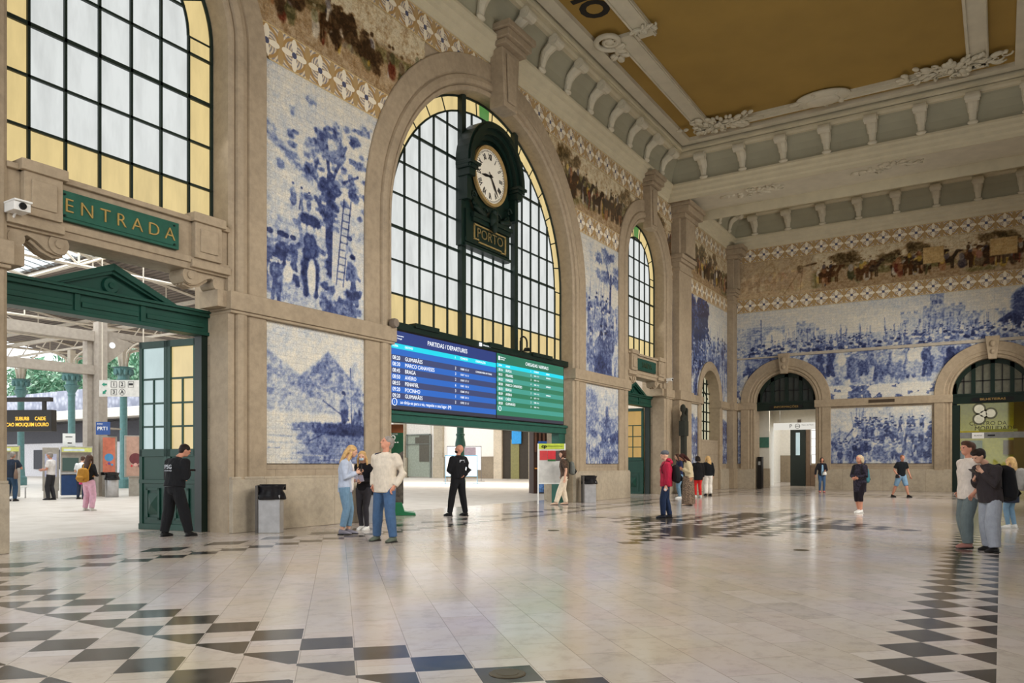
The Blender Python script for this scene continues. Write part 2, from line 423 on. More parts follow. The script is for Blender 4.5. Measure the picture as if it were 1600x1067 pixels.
# archivolts and jambs: a moulded band swept up one jamb, round the arch and down the other
def arch_path(cx, zs, h, z0, n=36):
    pts = [(cx-h, z0, -1, 0)]
    for i in range(n+1):
        a = math.pi*(1-i/n); pts.append((cx+h*math.cos(a), zs+h*math.sin(a), math.cos(a), math.sin(a)))
    pts.append((cx+h, z0, 1, 0)); return pts
def sweep(mb, path, prof, plane='y', off=0):
    """prof: list of (outward, depth) ; depth measured out of the wall into the room"""
    rs = []
    for x, z, nx, nz in path:
        r = []
        for s, d in prof:
            if plane == 'y': r.append((x+nx*s, off-d, z+nz*s))
            else: r.append((off-d, x+nx*s, z+nz*s))
        rs.append(r)
    mb.rings(rs)
RING = lambda w: [(-.015, -.5), (-.015, .05), (.05, .09), (.1, .09), (.13, .05), (.16, .12), (.27, .15), (.38, .12), (.42, .06), (.46, .1), (w-.02, .1), (w, .08), (w, -.02), (w, -.5)]
trim_n = [0]
def trim(mb, mat, name=None, smooth=False, bevel=0):
    trim_n[0] += 1
    return struct(mb.build('trim_%d' % trim_n[0], mat, smooth=smooth, bevel=bevel))
for key in ('entrance', 'clock', 'side'):
    cx, zs, h, _ = ARCH[key]; mb = MB(); sweep(mb, arch_path(cx, zs, h, 0), RING(.9 if key != 'clock' else .95)); trim(mb, STONE_PLAIN)
mb = MB(); cx, zs, h, _ = ARCH['niche']; sweep(mb, arch_path(cx, zs, h, 0), [(-.01, -.5), (-.01, .1), (.12, .16), (.3, .16), (.45, .1), (.45, -.3)]); trim(mb, STONE_PLAIN)
# inner reveal lining of the doorways
# plinth and impost courses on every pier
piers = [(-5.7, 5.8), (9.8, 14.55), (24.15, 28.9), (32.9, 33.9), (35.7, 37.85), (40.85, 43.08)]
mb = MB(); mi = MB()
for a, b in piers:
    e0 = 0 if a < 0 or a in (35.7,) else .02
    mb.box(a, b, -.17, .02, 0, 1.05); mb.box(a, b, -.14, .02, 1.05, 1.1)
    mi.box(a-.06, b+.06, -.2, .6, 4.36, 4.72)
    mi.box(a-.03, b+.03, -.16, .6, 4.30, 4.36)
struct(mb.build('baseboard_left', STONE_LT, bevel=.01)); trim(mi, STONE_PLAIN, bevel=.015)
# pilasters of the transverse beam and of the corner
for x0, x1, p in ((33.95, 35.6, .38), (42.35, 43.08, .38)):
    m = MB(); m.box(x0, x1, -p, .1, 0, 13.3)
    m.box(x0-.06, x1+.06, -p-.07, .1, 0, 1.1); m.box(x0-.08, x1+.08, -p-.1, .1, 4.3, 4.72)
    m.box(x0-.05, x1+.05, -p-.06, .1, 10.2, 10.35); m.box(x0-.1, x1+.1, -p-.12, .1, 10.6, 10.75); m.box(x0-.16, x1+.16, -p-.2, .1, 10.75, 10.95)
    m.box(x0+.2, x1-.2, -p-.25, .1, 11.0, 12.6)
    m.box(x0-.1, x1+.1, -p-.3, .1, 12.6, 12.8); m.box(x0-.18, x1+.18, -p-.5, .1, 12.8, 13.1); m.box(x0-.25, x1+.25, -p-.6, .1, 13.1, 13.3)
    trim(m, STONE_PLAIN, bevel=.02)
# keystones
def keystone(cx, z0, z1, w, d, y=0):
    m = MB()
    m.poly([(cx-w*.38, y, z0), (cx+w*.38, y, z0), (cx+w*.5, y, z1-.55), (cx-w*.5, y, z1-.55)], (0, -d*.55, 0))
    m.poly([(cx-w*.22, y-d*.55, z0+.15), (cx+w*.22, y-d*.55, z0+.15), (cx+w*.3, y-d*.55, z1-.7), (cx-w*.3, y-d*.55, z1-.7)], (0, -.07, 0))
    m.box(cx-w*.62, cx+w*.62, y-d*.75, y, z1-.55, z1-.4); m.box(cx-w*.7, cx+w*.7, y-d*.9, y, z1-.4, z1-.18); m.box(cx-w*.8, cx+w*.8, y-d, y, z1-.18, z1)
    return m
trim(keystone(19.35, 11.85, 14.1, .95, .95), STONE_PLAIN, bevel=.03)
trim(keystone(7.8, 11.3, 13.7, .8, .7), STONE_PLAIN, bevel=.03)
trim(keystone(30.9, 11.3, 13.6, .8, .7), STONE_PLAIN, bevel=.03)
# ---- end wall (X = LX)
BA = {'first': (-2.95, 4.72, 1.58), 'second': (-12.46, 4.72, 1.68)}
mb = MB()
ys = [0.9, -7.7, -16.5]
for (y0, y1), key in zip(zip(ys[:-1], ys[1:]), ('first', 'second')):
    cy, zs, h = BA[key]
    mb.box(LX, LX+.9, cy+h, y0, 0, ZT); mb.box(LX, LX+.9, y1, cy-h, 0, ZT)
    n = 20
    for i in range(n):
        a0, a1 = math.pi*(1-i/n), math.pi*(1-(i+1)/n)
        p, q = (cy+h*math.cos(a0), zs+h*math.sin(a0)), (cy+h*math.cos(a1), zs+h*math.sin(a1))
        mb.poly([(LX, p[0], p[1]), (LX, q[0], q[1]), (LX, q[0], ZT), (LX, p[0], ZT)], (.9, 0, 0))
struct(mb.build('wall_end', STONE))
for key in BA:
    cy, zs, h = BA[key]; m = MB()
    sweep(m, arch_path(cy, zs, h, 0), [(-.01, -.45), (-.01, .04), (.06, .08), (.14, .05), (.18, .12), (.3, .1), (.34, .14), (.74, .14), (.76, .1), (.76, -.3)], 'x', LX); trim(m, STONE_PLAIN)
    m = MB(); m.poly([(LX-.05, cy-.17, zs+h-.1), (LX-.05, cy+.17, zs+h-.1), (LX-.05, cy+.3, zs+h+.98), (LX-.05, cy-.3, zs+h+.98)], (-.3, 0, 0))
    m.ball((LX-.37, cy, zs+h+.62), .1, .13, .16); m.ball((LX-.36, cy, zs+h+.25), .08, .1, .12); trim(m, STONE_PLAIN, bevel=.02)
pb = MB(); pi_ = MB()
for a, b in ((-1.37, -.38), (-10.78, -4.53), (-16.5, -14.14)):
    pb.box(LX-.16, LX+.02, a, b, 0, 1.05); pb.box(LX-.13, LX+.02, a, b, 1.05, 1.1); pi_.box(LX-.18, LX+.1, a-.04, b+.04, 4.34, 4.72)
struct(pb.build('baseboard_end', STONE_LT, bevel=.01)); trim(pi_, STONE_PLAIN, bevel=.015)
# ---- right and near walls, closing the hall behind the camera
mb = MB()
xs = [-5.7, 13.575, 26.5, 37.0, 43.9]
for (x0, x1), key in zip(zip(xs[:-1], xs[1:]), ('entrance', 'clock', 'side', 'niche')):
    cx, zs, h, _ = ARCH[key]
    if key == 'niche': mb.box(x0, x1, -16.5, -15.5, 0, ZT)
    else: wall_segment(mb, x0, x1, (cx, zs, h, 0), -16.5, -15.5, ZT)
struct(mb.build('wall_right', STONE))
mb = MB(); mb.box(-5.7, -4.8, -16.5, -13.4, 0, ZT); mb.box(-5.7, -4.8, -2, 0.8, 0, ZT); mb.box(-5.7, -4.8, -13.4, -2, 0, 1.1); mb.box(-5.7, -4.8, -13.4, -2, 10.5, ZT)
struct(mb.build('wall_near', STONE))

# ------------------------------------------------------------------ arched windows with bars
win_n = [0]
def arched_window(cx, zs, h, z0, yg, border, cols, rows, ybot, mull=(), along='x', skip=None, green_top=True, gl_w=None):
    """cols: x positions of the vertical bars relative to cx; rows: z positions of the horizontal ones"""
    win_n[0] += 1
    w = sempty('window_%d' % win_n[0]); hi = h-border
    P = (lambda x, z, d=0: (x, yg+d, z))
    def shape(half, zb):
        pts = [(cx-half, zb)]
        for i in range(33):
            a = math.pi*(1-i/32); pts.append((cx+half*math.cos(a), zs+half*math.sin(a)))
        pts.append((cx+half, zb)); return pts
    # plain glass in the field, amber glass in the margin
    m = MB(); m.poly([P(x, z, .0) for x, z in shape(hi, ybot)], (0, .012, 0)); m.build('white_glass', gl_w or PANE_W, w)
    m = MB()
    so, si = shape(h, z0), shape(hi, ybot)
    for i in range(len(so)-1):
        m.poly([P(*so[i], .0), P(*so[i+1], .0), P(*si[i+1], .0), P(*si[i], .0)], (0, .012, 0))
    m.poly([P(cx-h, z0), P(cx+h, z0), P(cx+hi, ybot), P(cx-hi, ybot)], (0, .012, 0))
    m.build('amber_glass', PANE_Y, w)
    if green_top:
        m = MB(); a = .055 if h > 3 else .14
        m.poly([P(cx+r*math.sin(t), zs+r*math.cos(t), -.012) for r, t in ((hi+.02, -a), (h-.03, -a), (h-.03, a), (hi+.02, a))], (0, .01, 0))
        m.build('green_glass', PANE_G, w)
    b = MB(); t = .022
    for c in cols:
        if abs(c) < h-.01: 
            zt = zs+math.sqrt(max(0, h*h-c*c)) if abs(c) > hi-.02 and abs(c) > hi else zs+math.sqrt(max(0.0, hi*hi-c*c)) if abs(c) < hi else zs
            if abs(abs(c)-hi) < .05: zt = zs
            b.box(cx+c-t, cx+c+t, yg-.05, yg+.03, z0, zt)
    for k_, r in enumerate(rows):
        for (xa, xb) in [(-1, 1)]:
            half = h if r <= zs else math.sqrt(max(0, hi*hi-(r-zs)**2)) if r < zs+hi else 0
            tt = .035 if k_ % 3 == 2 else t
            if half > .1: b.box(cx-half, cx+half, yg-.05, yg+.03, r-tt, r+tt)
    n = 40; arc = [(cx+hi*math.cos(math.pi*i/n), yg-.01, zs+hi*math.sin(math.pi*i/n)) for i in range(n+1)]
    b.tube(arc, (.03), n=6, side=(0, 1, 0))
    na = int(math.pi*h/.85)
    for i in range(na+1):
        a = math.pi*i/na
        b.tube([(cx+hi*math.cos(a), yg-.01, zs+hi*math.sin(a)), (cx+h*math.cos(a), yg-.01, zs+h*math.sin(a))], .022, n=4, side=(0, 1, 0))
    arc = [(cx+(h-.03)*math.cos(math.pi*i/n), yg-.01, zs+(h-.03)*math.sin(math.pi*i/n)) for i in range(n+1)]
    b.tube([(cx+h-.03, yg-.01, z0)]+arc+[(cx-h+.03, yg-.01, z0)], .045, n=6, side=(0, 1, 0))
    b.box(cx-h, cx+h, yg-.06, yg+.05, z0-.05, z0+.04)
    for c in mull:
        b.box(cx+c-.1, cx+c+.1, yg-.16, yg+.05, z0, zs+math.sqrt(h*h-c*c)-.01)
    b.build('window_bars', MUNTIN, w)
    return w
rows = [5.75+.87*i for i in range(8)]
mc = (-1.25, 1.6)
bigcols = [-4.35] + [-4.35+(4.35-1.25)/5*(i+1) for i in range(4)] + [-1.25+2.85/5*i for i in range(1, 5)] + [1.6+(4.35-1.6)/5*(i+1) for i in range(4)] + [4.35]
arched_window(19.35, 7.4, 4.8, 4.85, .45, .45, bigcols, rows, 5.75, mc)
rows2 = [6.75+.84*i for i in range(6)]
for cx in (7.8, 30.9):
    arched_window(cx, 9.6, 2.0, 5.95, .45, .55, [-1.45, -.87, -.29, .29, .87, 1.45], rows2, 6.75)
# windows of the street side, behind the camera
for cx, zs, h in ((7.8, 9.6, 2.0), (19.35, 7.4, 4.8), (30.9, 9.6, 2.0)):
    m = MB(); pts = [(cx-h, -15.9, 0)]+[(cx+h*math.cos(math.pi*(1-i/24)), -15.9, zs+h*math.sin(math.pi*(1-i/24))) for i in range(25)]+[(cx+h, -15.9, 0)]
    m.poly(pts, (0, -.02, 0)); win_n[0] += 1; w = struct(m.build('window_%d' % win_n[0], PANE_W))
    b = MB()
    for i in range(1, int(2*h/.8)): x = cx-h+i*.8; b.box(x-.03, x+.03, -15.9, -15.82, 0, arch_z(x, cx, zs, h))
    for i in range(1, int((zs+h)/1.0)):
        hh = h if i*1.0 < zs else math.sqrt(h*h-(i*1.0-zs)**2)
        b.box(cx-hh, cx+hh, -15.9, -15.82, i*1.0-.03, i*1.0+.03)
    b.build('window_bars', MUNTIN, w)
m = MB(); m.box(-5.4, -5.38, -13.4, -2, 1.1, 10.5); win_n[0] += 1; w = struct(m.build('window_%d' % win_n[0], PANE_W))

# ------------------------------------------------------------------ painted tile pictures
rng = np.random.default_rng(5)
def fbm(h, w, cells, octs=5, seed=0, aspect=1.0):
    r = np.random.default_rng(seed); out = np.zeros((h, w)); amp = 1; tot = 0
    for o in range(octs):
        gy = max(2, int(cells*2**o*h/max(h, w)*aspect)+2); gx = max(2, int(cells*2**o*w/max(h, w))+2)
        g = r.random((gy+1, gx+1)); yy = np.linspace(0, gy-1e-3, h); xx = np.linspace(0, gx-1e-3, w)
        iy = yy.astype(int); ix = xx.astype(int); fy = (yy-iy)[:, None]; fx = (xx-ix)[None]
        fy = fy*fy*(3-2*fy); fx = fx*fx*(3-2*fx)
        a = g[iy][:, ix]*(1-fy)*(1-fx)+g[iy+1][:, ix]*fy*(1-fx)+g[iy][:, ix+1]*(1-fy)*fx+g[iy+1][:, ix+1]*fy*fx
        out += a*amp; tot += amp; amp *= .55
    return out/tot
class Canvas:
    """value picture; x in metres from the left, z in metres from the bottom; v = 1 blank tile, 0 darkest"""
    def __init__(s, w, h, res, seed):
        s.w, s.h, s.res = w, h, res; s.nx = int(w/res)+1; s.ny = int(h/res)+1
        s.X, s.Z = np.meshgrid(np.linspace(0, w, s.nx), np.linspace(0, h, s.ny)); s.seed = seed
        s.r = np.random.default_rng(seed)
        s.v = .93-.16*np.maximum(0, fbm(s.ny, s.nx, 5, 5, seed)-.45)*3
        s.tint = np.zeros((s.ny, s.nx, 3)); s.tw = np.zeros((s.ny, s.nx))
        s.n1 = fbm(s.ny, s.nx, 14, 5, seed+1); s.n2 = fbm(s.ny, s.nx, 40, 4, seed+2); s.n3 = fbm(s.ny, s.nx, 26, 4, seed+9)
    def put(s, m, val, k=1.0, col=None):
        m = np.clip(m, 0, 1)*k
        s.v = s.v*(1-m)+val*m
        if col is not None:
            s.tint = s.tint*(1-m[..., None])+np.array(col)[None, None]*m[..., None]; s.tw = np.maximum(s.tw, m)
    def ell(s, cx, cz, rx, rz, val, soft=.15, k=1., rough=0, col=None, ang=0):
        dx = s.X-cx; dz = s.Z-cz
        if ang: dx, dz = dx*math.cos(ang)+dz*math.sin(ang), -dx*math.sin(ang)+dz*math.cos(ang)
        d = np.sqrt((dx/rx)**2+(dz/rz)**2)+rough*(s.n2-.5)*2
        s.put((1-d)/soft+.5, val, k, col)
    def line(s, x0, z0, x1, z1, wd, val, k=1., col=None):
        dx, dz = x1-x0, z1-z0; t = np.clip(((s.X-x0)*dx+(s.Z-z0)*dz)/(dx*dx+dz*dz+1e-9), 0, 1)
        d = np.hypot(s.X-x0-t*dx, s.Z-z0-t*dz); s.put((wd-d)/s.res+.5, val, k, col)
    def hill(s, base, amp, val, seed, k=.9, tex=.35, col=None):
        r = fbm(2, s.nx, 4, 4, seed)[0]; top = base+amp*(r-.3)
        s.put((top[None]-s.Z)/.04, val+tex*(s.n1-.5), k, col)
    def box(s, x0, x1, z0, z1, val, k=1., col=None):
        s.put(np.minimum(np.minimum(s.X-x0, x1-s.X), np.minimum(s.Z-z0, z1-s.Z))/s.res+.5, val, k, col)
    def tree(s, x, z0, ht, rad, val=.2):
        s.line(x, z0, x+.05*ht, z0+ht*.7, .035*ht, val)
        for i in range(5): 
            a = s.r.uniform(.3, 2.8); l = rad*s.r.uniform(.5, 1); s.line(x+.04*ht, z0+ht*.55, x+math.cos(a)*l, z0+ht*.6+math.sin(a)*l, .012*ht, val+.1)
        for i in range(22):
            a = s.r.uniform(0, 6.28); q = rad*math.sqrt(s.r.random())
            s.ell(x+math.cos(a)*q*1.1, z0+ht*.82+math.sin(a)*q*.62, rad*.24, rad*.16, val+s.r.uniform(0, .45), .5, .75, .8)
    def figure(s, x, z, hgt, val, cols=None):
        c = (lambda: None) if cols is None else (lambda: cols[s.r.integers(len(cols))])
        w = hgt*.16; lean = s.r.uniform(-.08, .08)*hgt
        if s.r.random() < .55:
            s.ell(x+lean*.3, z+hgt*.27, w*s.r.uniform(.9, 1.35), hgt*.3, val, .3, .95, .25, c())
        else:
            s.line(x-w*.5, z, x+lean*.3, z+hgt*.5, w*.33, val, .95, c()); s.line(x+w*.6, z, x+lean*.4, z+hgt*.5, w*.33, val+.08, .95)
        s.ell(x+lean*.8, z+hgt*.62, w*.85, hgt*.2, min(.95, val+s.r.uniform(-.1, .5)), .3, .95, .2, c())
        a = s.r.uniform(-1.4, 1.2); s.line(x+lean, z+hgt*.72, x+lean+math.cos(a)*hgt*.28, z+hgt*.68+math.sin(a)*hgt*.25, w*.22, val+.2, .9)
        s.ell(x+lean, z+hgt*.9, w*.42, hgt*.085, min(.9, val+.45), .3, 1)
        s.ell(x+lean+.01, z+hgt*.95, w*.5, hgt*.055, max(.05, val-.15), .3, .9)
    def crowd(s, x0, x1, z0, z1, n, hgt, lo=.12, hi=.6, cols=None, spear=.2):
        q = sorted([(s.r.uniform(z0, z1), s.r.uniform(x0, x1)) for _ in range(n)], reverse=True)
        for z, x in q:
            f = 1+.35*(z1-z)/(z1-z0+1e-6)
            if s.r.random() < spear: s.line(x, z, x+s.r.uniform(-.2, .2), z+hgt*f*s.r.uniform(1.3, 1.9), .012, .25, .8)
            s.figure(x, z, hgt*f, s.r.uniform(lo, hi), cols)
    def ground(s, top, lo=.35, hi=.9, col=None):
        m = (top-s.Z)/.1; st = fbm(s.ny, s.nx, 30, 4, s.seed+5, .25)
        st = np.clip((st-.3)*2.2, 0, 1); s.put(m, lo+(hi-lo)*st, .9, col)
    def blue(s):
        d1 = fbm(s.ny, s.nx, int(max(s.w, s.h)/.16), 3, s.seed+31); d2 = fbm(s.ny, s.nx, int(max(s.w, s.h)/.07), 2, s.seed+32)
        ridge = np.clip(1-np.abs(d1-.5)*14, 0, 1)
        mid = np.clip(4*s.v*(1-s.v), 0, 1)
        v = s.v+(.26*(d1-.5)+.42*(d2-.5))*(.25+.9*mid)-.13*ridge*(.15+.85*mid)+.08*(s.n3-.5)
        v = np.clip(v, 0, 1)
        st = [(0, (34, 40, 74)), (.25, (70, 82, 124)), (.5, (128, 140, 170)), (.74, (192, 195, 194)), (1, (232, 222, 198))]
        return ramp_np(v, st)
    def poly(s):
        d1 = fbm(s.ny, s.nx, int(max(s.w, s.h)/.16), 3, s.seed+31); d2 = fbm(s.ny, s.nx, int(max(s.w, s.h)/.07), 2, s.seed+32)
        v = np.clip(s.v+.08+.5*(d1-.5)+.45*(d2-.5)-.2*np.clip(1-np.abs(d1-.5)*14, 0, 1), 0, 1)
        base = ramp_np(v, [(0, (44, 30, 24)), (.3, (98, 72, 46)), (.6, (168, 138, 96)), (1, (222, 204, 168))])
        k = s.tw[..., None]*.75; t = s.tint/255.
        return base*(1-k)+(np.power(t, 2.2)*(.45+.8*v[..., None]))*k
def ramp_np(v, st):
    xs_ = [a for a, _ in st]; out = np.stack([np.interp(v, xs_, [srgb(*c)[i] for _, c in st]) for i in range(3)], -1); return out
def tile_panel(name, label, origin, udir, canvas, rgb, cut=None, thick=.03, group=None):
    """grid mesh; cut(u_world_x, z) -> True to leave out (behind a stone arch)"""
    ny, nx = canvas.ny, canvas.nx; ox, oy, oz = origin
    U = canvas.X; Zz = canvas.Z+oz
    PX = ox+udir[0]*U; PY = oy+udir[1]*U
    co = np.stack([PX, PY, Zz], -1).reshape(-1, 3)
    idx = np.arange(nx*ny).reshape(ny, nx)
    q = np.stack([idx[:-1, :-1], idx[:-1, 1:], idx[1:, 1:], idx[1:, :-1]], -1)
    if cut is not None:
        c = cut(PX if abs(udir[0]) > .5 else PY, Zz); cc = c[:-1, :-1] | c[:-1, 1:] | c[1:, 1:] | c[1:, :-1]
        q = q[~cc]
    q = q.reshape(-1, 4)
    me = bpy.data.meshes.new(name)
    me.vertices.add(len(co)); me.vertices.foreach_set('co', co.ravel())
    me.loops.add(q.size); me.loops.foreach_set('vertex_index', q.ravel())
    me.polygons.add(len(q)); me.polygons.foreach_set('loop_start', np.arange(len(q))*4); 
    try: me.polygons.foreach_set('loop_total', np.full(len(q), 4))
    except Exception: pass
    at = me.color_attributes.new('paint', 'FLOAT_COLOR', 'POINT')
    at.data.foreach_set('color', np.concatenate([rgb.reshape(-1, 3), np.ones((nx*ny, 1))], 1).astype(np.float32).ravel())
    me.update(calc_edges=True); me.validate(); me.materials.append(PAINT)
    bm = bmesh.new(); bm.from_mesh(me); bmesh.ops.delete(bm, geom=[v for v in bm.verts if not v.link_faces], context='VERTS'); bm.to_mesh(me); bm.free()
    o = bpy.data.objects.new(name, me); COL.objects.link(o)
    s = o.modifiers.new('thickness', 'SOLIDIFY'); s.thickness = thick; s.offset = 0
    return tag(o, label, 'tile mural', group)
def outside(cx, zs, r):
    return lambda A, Z: ((np.abs(A-cx) < r) & (Z < zs)) | (((A-cx)**2+(Z-zs)**2) < r*r)
def either(*f):
    def g(A, Z):
        m = f[0](A, Z)
        for q in f[1:]: m = m | q(A, Z)
        return m
    return g
cutC = outside(19.35, 7.4, 5.6); cutE = outside(7.8, 9.6, 2.8); cutS = outside(30.9, 9.6, 2.8); cutN = outside(39.35, 4.7, 1.85)
YT = -.025
R_ = .022
# pier beside the entrance: tall upper picture and lower picture
c = Canvas(4.2, 4.98, R_, 11)
c.put(np.clip((3.9-.5*c.X-c.Z)/.3, 0, 1), .72, .6); c.put(np.clip((3.55-.55*c.X-c.Z)/.12, 0, 1), .9, .7)
c.put(np.clip(1-np.abs(3.6-.5*c.X-c.Z)/.16, 0, 1)*(c.X < 1.5), .4, .8); c.put(np.clip(1-np.abs(2.2-.1*c.X-c.Z)/.12, 0, 1), .62, .7)
c.line(1.95, .75, 2.02, 3.1, .11, .16); c.line(2.0, 3.0, 1.85, 4.1, .05, .25); c.line(2.02, 2.9, 2.5, 3.9, .045, .3); c.line(2.0, 2.6, 1.3, 3.1, .04, .3); c.line(2.1, 2.9, 2.9, 3.35, .03, .35)
for i in range(95):
    x, z = 2.0+c.r.normal()*.75, 3.35+c.r.normal()*.6; c.ell(x, z, c.r.uniform(.08, .2), c.r.uniform(.05, .13), c.r.uniform(.1, .6), .6, .7, .8)
for i in range(26): x, z = 2.0+c.r.normal()*.16, 2.5+c.r.normal()*.3; c.ell(x, z, .13, .1, c.r.uniform(.05, .35), .5, .8, .8)
c.put((1.95-.15*c.X-c.Z)/.05*(c.X < 1.9), .66, .7)
for i in range(120):
    x, z = c.r.uniform(0, 1.9), c.r.uniform(.5, 1.85); c.ell(x, z, .09, .07, c.r.uniform(.5, .85), .25, .8, .1)
c.put((.9-c.Z)/.2*(c.X > 1.6), .85, .7)
c.figure(.95, 2.15, .5, .35); c.figure(1.15, 2.12, .5, .3); c.figure(1.38, 2.15, .42, .4)
c.figure(1.42, .35, 1.6, .1); c.ell(1.42, .8, .26, .5, .12, .25, 1, .2); c.ell(1.46, .7, .12, .42, .92, .3, 1, .1); c.ell(1.42, 1.4, .15, .28, .25, .3, 1, .2); c.ell(1.42, 1.75, .09, .11, .8, .3, 1); c.ell(1.42, 1.95, .32, .13, .1, .3, 1, .4); c.line(1.2, 1.35, 1.1, 1.9, .05, .5)
for q in (2.2, 2.42): c.line(q, .7, q+.25, 2.7, .018, .2)
for i in range(11): c.line(2.22+.023*i, .85+.17*i, 2.44+.023*i, .85+.17*i, .014, .25)
c.figure(2.62, .9, 1.0, .35); c.figure(2.75, .35, 1.15, .2)
c.crowd(0, 1.1, .2, .5, 7, 1.0, .05, .3, spear=0); c.crowd(.2, 1.2, 0, .15, 5, .8, .1, .7, spear=0)
for i in range(40): c.ell(c.r.uniform(1.8, 2.95), c.r.uniform(.0, .65), .13, .1, c.r.uniform(.05, .45), .5, .8, .8)
tile_panel('tile_mural', 'tall blue and white tile mural of a tree and harvest figures beside the entrance arch', (10.5, YT, 4.72), (1, 0), c, c.blue(), either(cutC, cutE))
c = Canvas(2.95, 2.98, R_, 21)
c.put(np.clip((2.45-.55*c.X-c.Z)/.08, 0, 1), .52, .75); c.put(np.clip((2.55-.75*np.abs(c.X-1.75)-c.Z)/.08, 0, 1), .42, .75)
c.put(np.clip((1.75-c.Z)/.3, 0, 1), .8, .8)
for i in range(34): c.ell(c.r.uniform(.1, 1.8), c.r.uniform(1.5, 1.95), .12, .07, c.r.uniform(.4, .8), .4, .6, .5)
c.put(np.clip((1.15-c.Z)/.1, 0, 1), .94, .9)
c.put(np.clip((.95+.0*c.X-c.Z)/.15, 0, 1)*np.clip((c.X-.6)/.6, 0, 1), .4, .85)
c.ell(2.3, .78, .95, .15, .08, .4, .9, .3); c.ell(1.3, .8, .7, .1, .3, .4, .7, .4)
for i in range(22): z = c.r.uniform(.05, .75); x = c.r.uniform(0, 2.4); c.line(x, z, x+c.r.uniform(.3, .8), z, .012, c.r.uniform(.2, .9), .6)
c.crowd(2.1, 2.85, .85, .98, 6, .62, .08, .35, spear=0); c.line(2.5, .9, 2.45, 2.2, .02, .25); c.ell(2.6, 1.75, .25, .55, .6, .3, .6, .3)
c.line(1.6, 1.4, 2.4, 1.0, .015, .2); c.line(1.2, .5, 2.1, .85, .015, .25)
tile_panel('tile_mural', 'lower blue and white tile mural of a river boat left of the departures board', (10.7, YT, 1.36), (1, 0), c, c.blue())
# pier beyond the clock arch
c = Canvas(4.0, 4.98, .03, 31)
c.tree(2.9, 2.2, 2.4, 1.1, .2); c.hill(2.7, .8, .6, 12, .8); c.ground(2.4, .4, .95); c.crowd(1.0, 3.0, 1.4, 2.3, 14, .8, .15, .5); c.crowd(1.0, 3.4, 0, .9, 12, 1.1, .1, .5)
for i in range(12): c.ell(c.r.uniform(1.7, 3.2), c.r.uniform(0, 1.5), .4, .3, c.r.uniform(.08, .4), .4, .7, .6)
tile_panel('tile_mural', 'tall blue and white tile mural between the clock arch and the small side arch', (24.3, YT, 4.72), (1, 0), c, c.blue(), either(cutC, cutS))
c = Canvas(2.95, 2.98, .03, 41)
c.hill(2.5, .7, .7, 6, .6); c.ell(.4, 2.0, .7, .8, .5, .3, .8, .2); c.hill(1.6, .7, .5, 9, .6); c.ground(1.1, .35, .97); c.box(1.75, 2.0, 1.1, 2.2, .25, .8); c.box(1.5, 2.2, 1.0, 1.7, .35, .7); c.ell(.9, .9, .7, .2, .9, .4, .8, .3)
for i in range(30): c.ell(c.r.uniform(0, 2.9), c.r.uniform(0, 1.2), .3, .15, c.r.uniform(.1, .7), .4, .7, .6)
tile_panel('tile_mural', 'lower blue and white tile mural of a hill town right of the clock arch', (25.1, YT, 1.36), (1, 0), c, c.blue())
# narrow strips by the pilaster and the bay beyond
c = Canvas(.5, 4.98, .04, 51); c.tree(.25, 1.5, 3, .4); c.crowd(0, .5, 0, 1.5, 6, 1.0)
tile_panel('tile_mural', 'narrow upper strip of blue tile mural left of the pilaster', (33.6, YT, 4.72), (1, 0), c, c.blue(), cutS)
c = Canvas(.3, 2.98, .04, 52); c.hill(1.5, 1, .5, 2)
tile_panel('tile_mural', 'narrow lower strip of blue tile mural left of the pilaster', (33.62, YT, 1.36), (1, 0), c, c.blue())
c = Canvas(6.7, 4.98, .035, 61)
c.hill(3.0, .8, .6, 15, .7); c.ground(2.6, .3, .9)
for i in range(60): c.ell(c.r.uniform(0, 3.1), c.r.uniform(2.0, 4.7), .5, .45, c.r.uniform(0, .28), .3, .9, .6)
c.crowd(3.0, 6.6, 1.2, 2.5, 34, 1.0, .1, .5, spear=.4); c.crowd(0, 3, 0, 2.2, 34, 1.0, 0, .35)
tile_panel('tile_mural', 'upper blue tile mural with a great dark tree in the far left bay', (35.65, YT, 4.72), (1, 0), c, c.blue(), cutN)
for x0, w, lab in ((35.75, 1.7, 'lower blue tile mural behind the dark figure statue'), (41.3, 1.0, 'slim lower blue tile mural between small arch and corner pilaster')):
    c = Canvas(w, 2.98, .035, int(x0*3)); c.hill(2.2, .8, .4, 5); c.ground(1.6, .1, .95)
    for i in range(20): c.ell(c.r.uniform(0, w), c.r.uniform(0.2, 2.3), .3, .2, c.r.uniform(.1, .6), .4, .8, .6)
    tile_panel('tile_mural', lab, (x0, YT, 1.36), (1, 0), c, c.blue())
# end wall: large picture over the doors
c = Canvas(15.1, 4.98, .034, 71)
def BX(y): return -y-.35      # picture x from world y
c.hill(3.3, .5, .62, 17, .6)
c.box(0, 2.6, 1.8, 4.1, .62, .8); c.ell(2.1, 3.1, .55, .8, .93, .2); 
for i in range(28): 
    x, z = c.r.uniform(.1, 1.6), c.r.uniform(2.5, 4.0); c.line(x, z, x+.35, z, .012, .35, .7)
c.line(1.35, 2.4, 1.35, 4.5, .02, .2)
for x0, x1, zt in ((3.2, 4.1, 4.1), (4.2, 4.7, 3.7), (8.2, 9.2, 4.1), (9.5, 10.1, 4.95), (9.2, 11.0, 4.3), (11, 13.2, 3.85)):
    c.box(x0, x1, 2.6, zt, c.r.uniform(.55, .75), .85)
    for i in range(5): xx = c.r.uniform(x0+.1, x1-.1); c.box(xx-.04, xx+.04, zt-.5, zt-.3, .4)
    for i in range(int((x1-x0)/.3)): c.box(x0+i*.3, x0+i*.3+.16, zt, zt+.12, .6)
c.ell(12.0, 3.4, .45, .55, .9, .2); c.line(12.9, 2.6, 13.0, 4.6, .02, .1); 
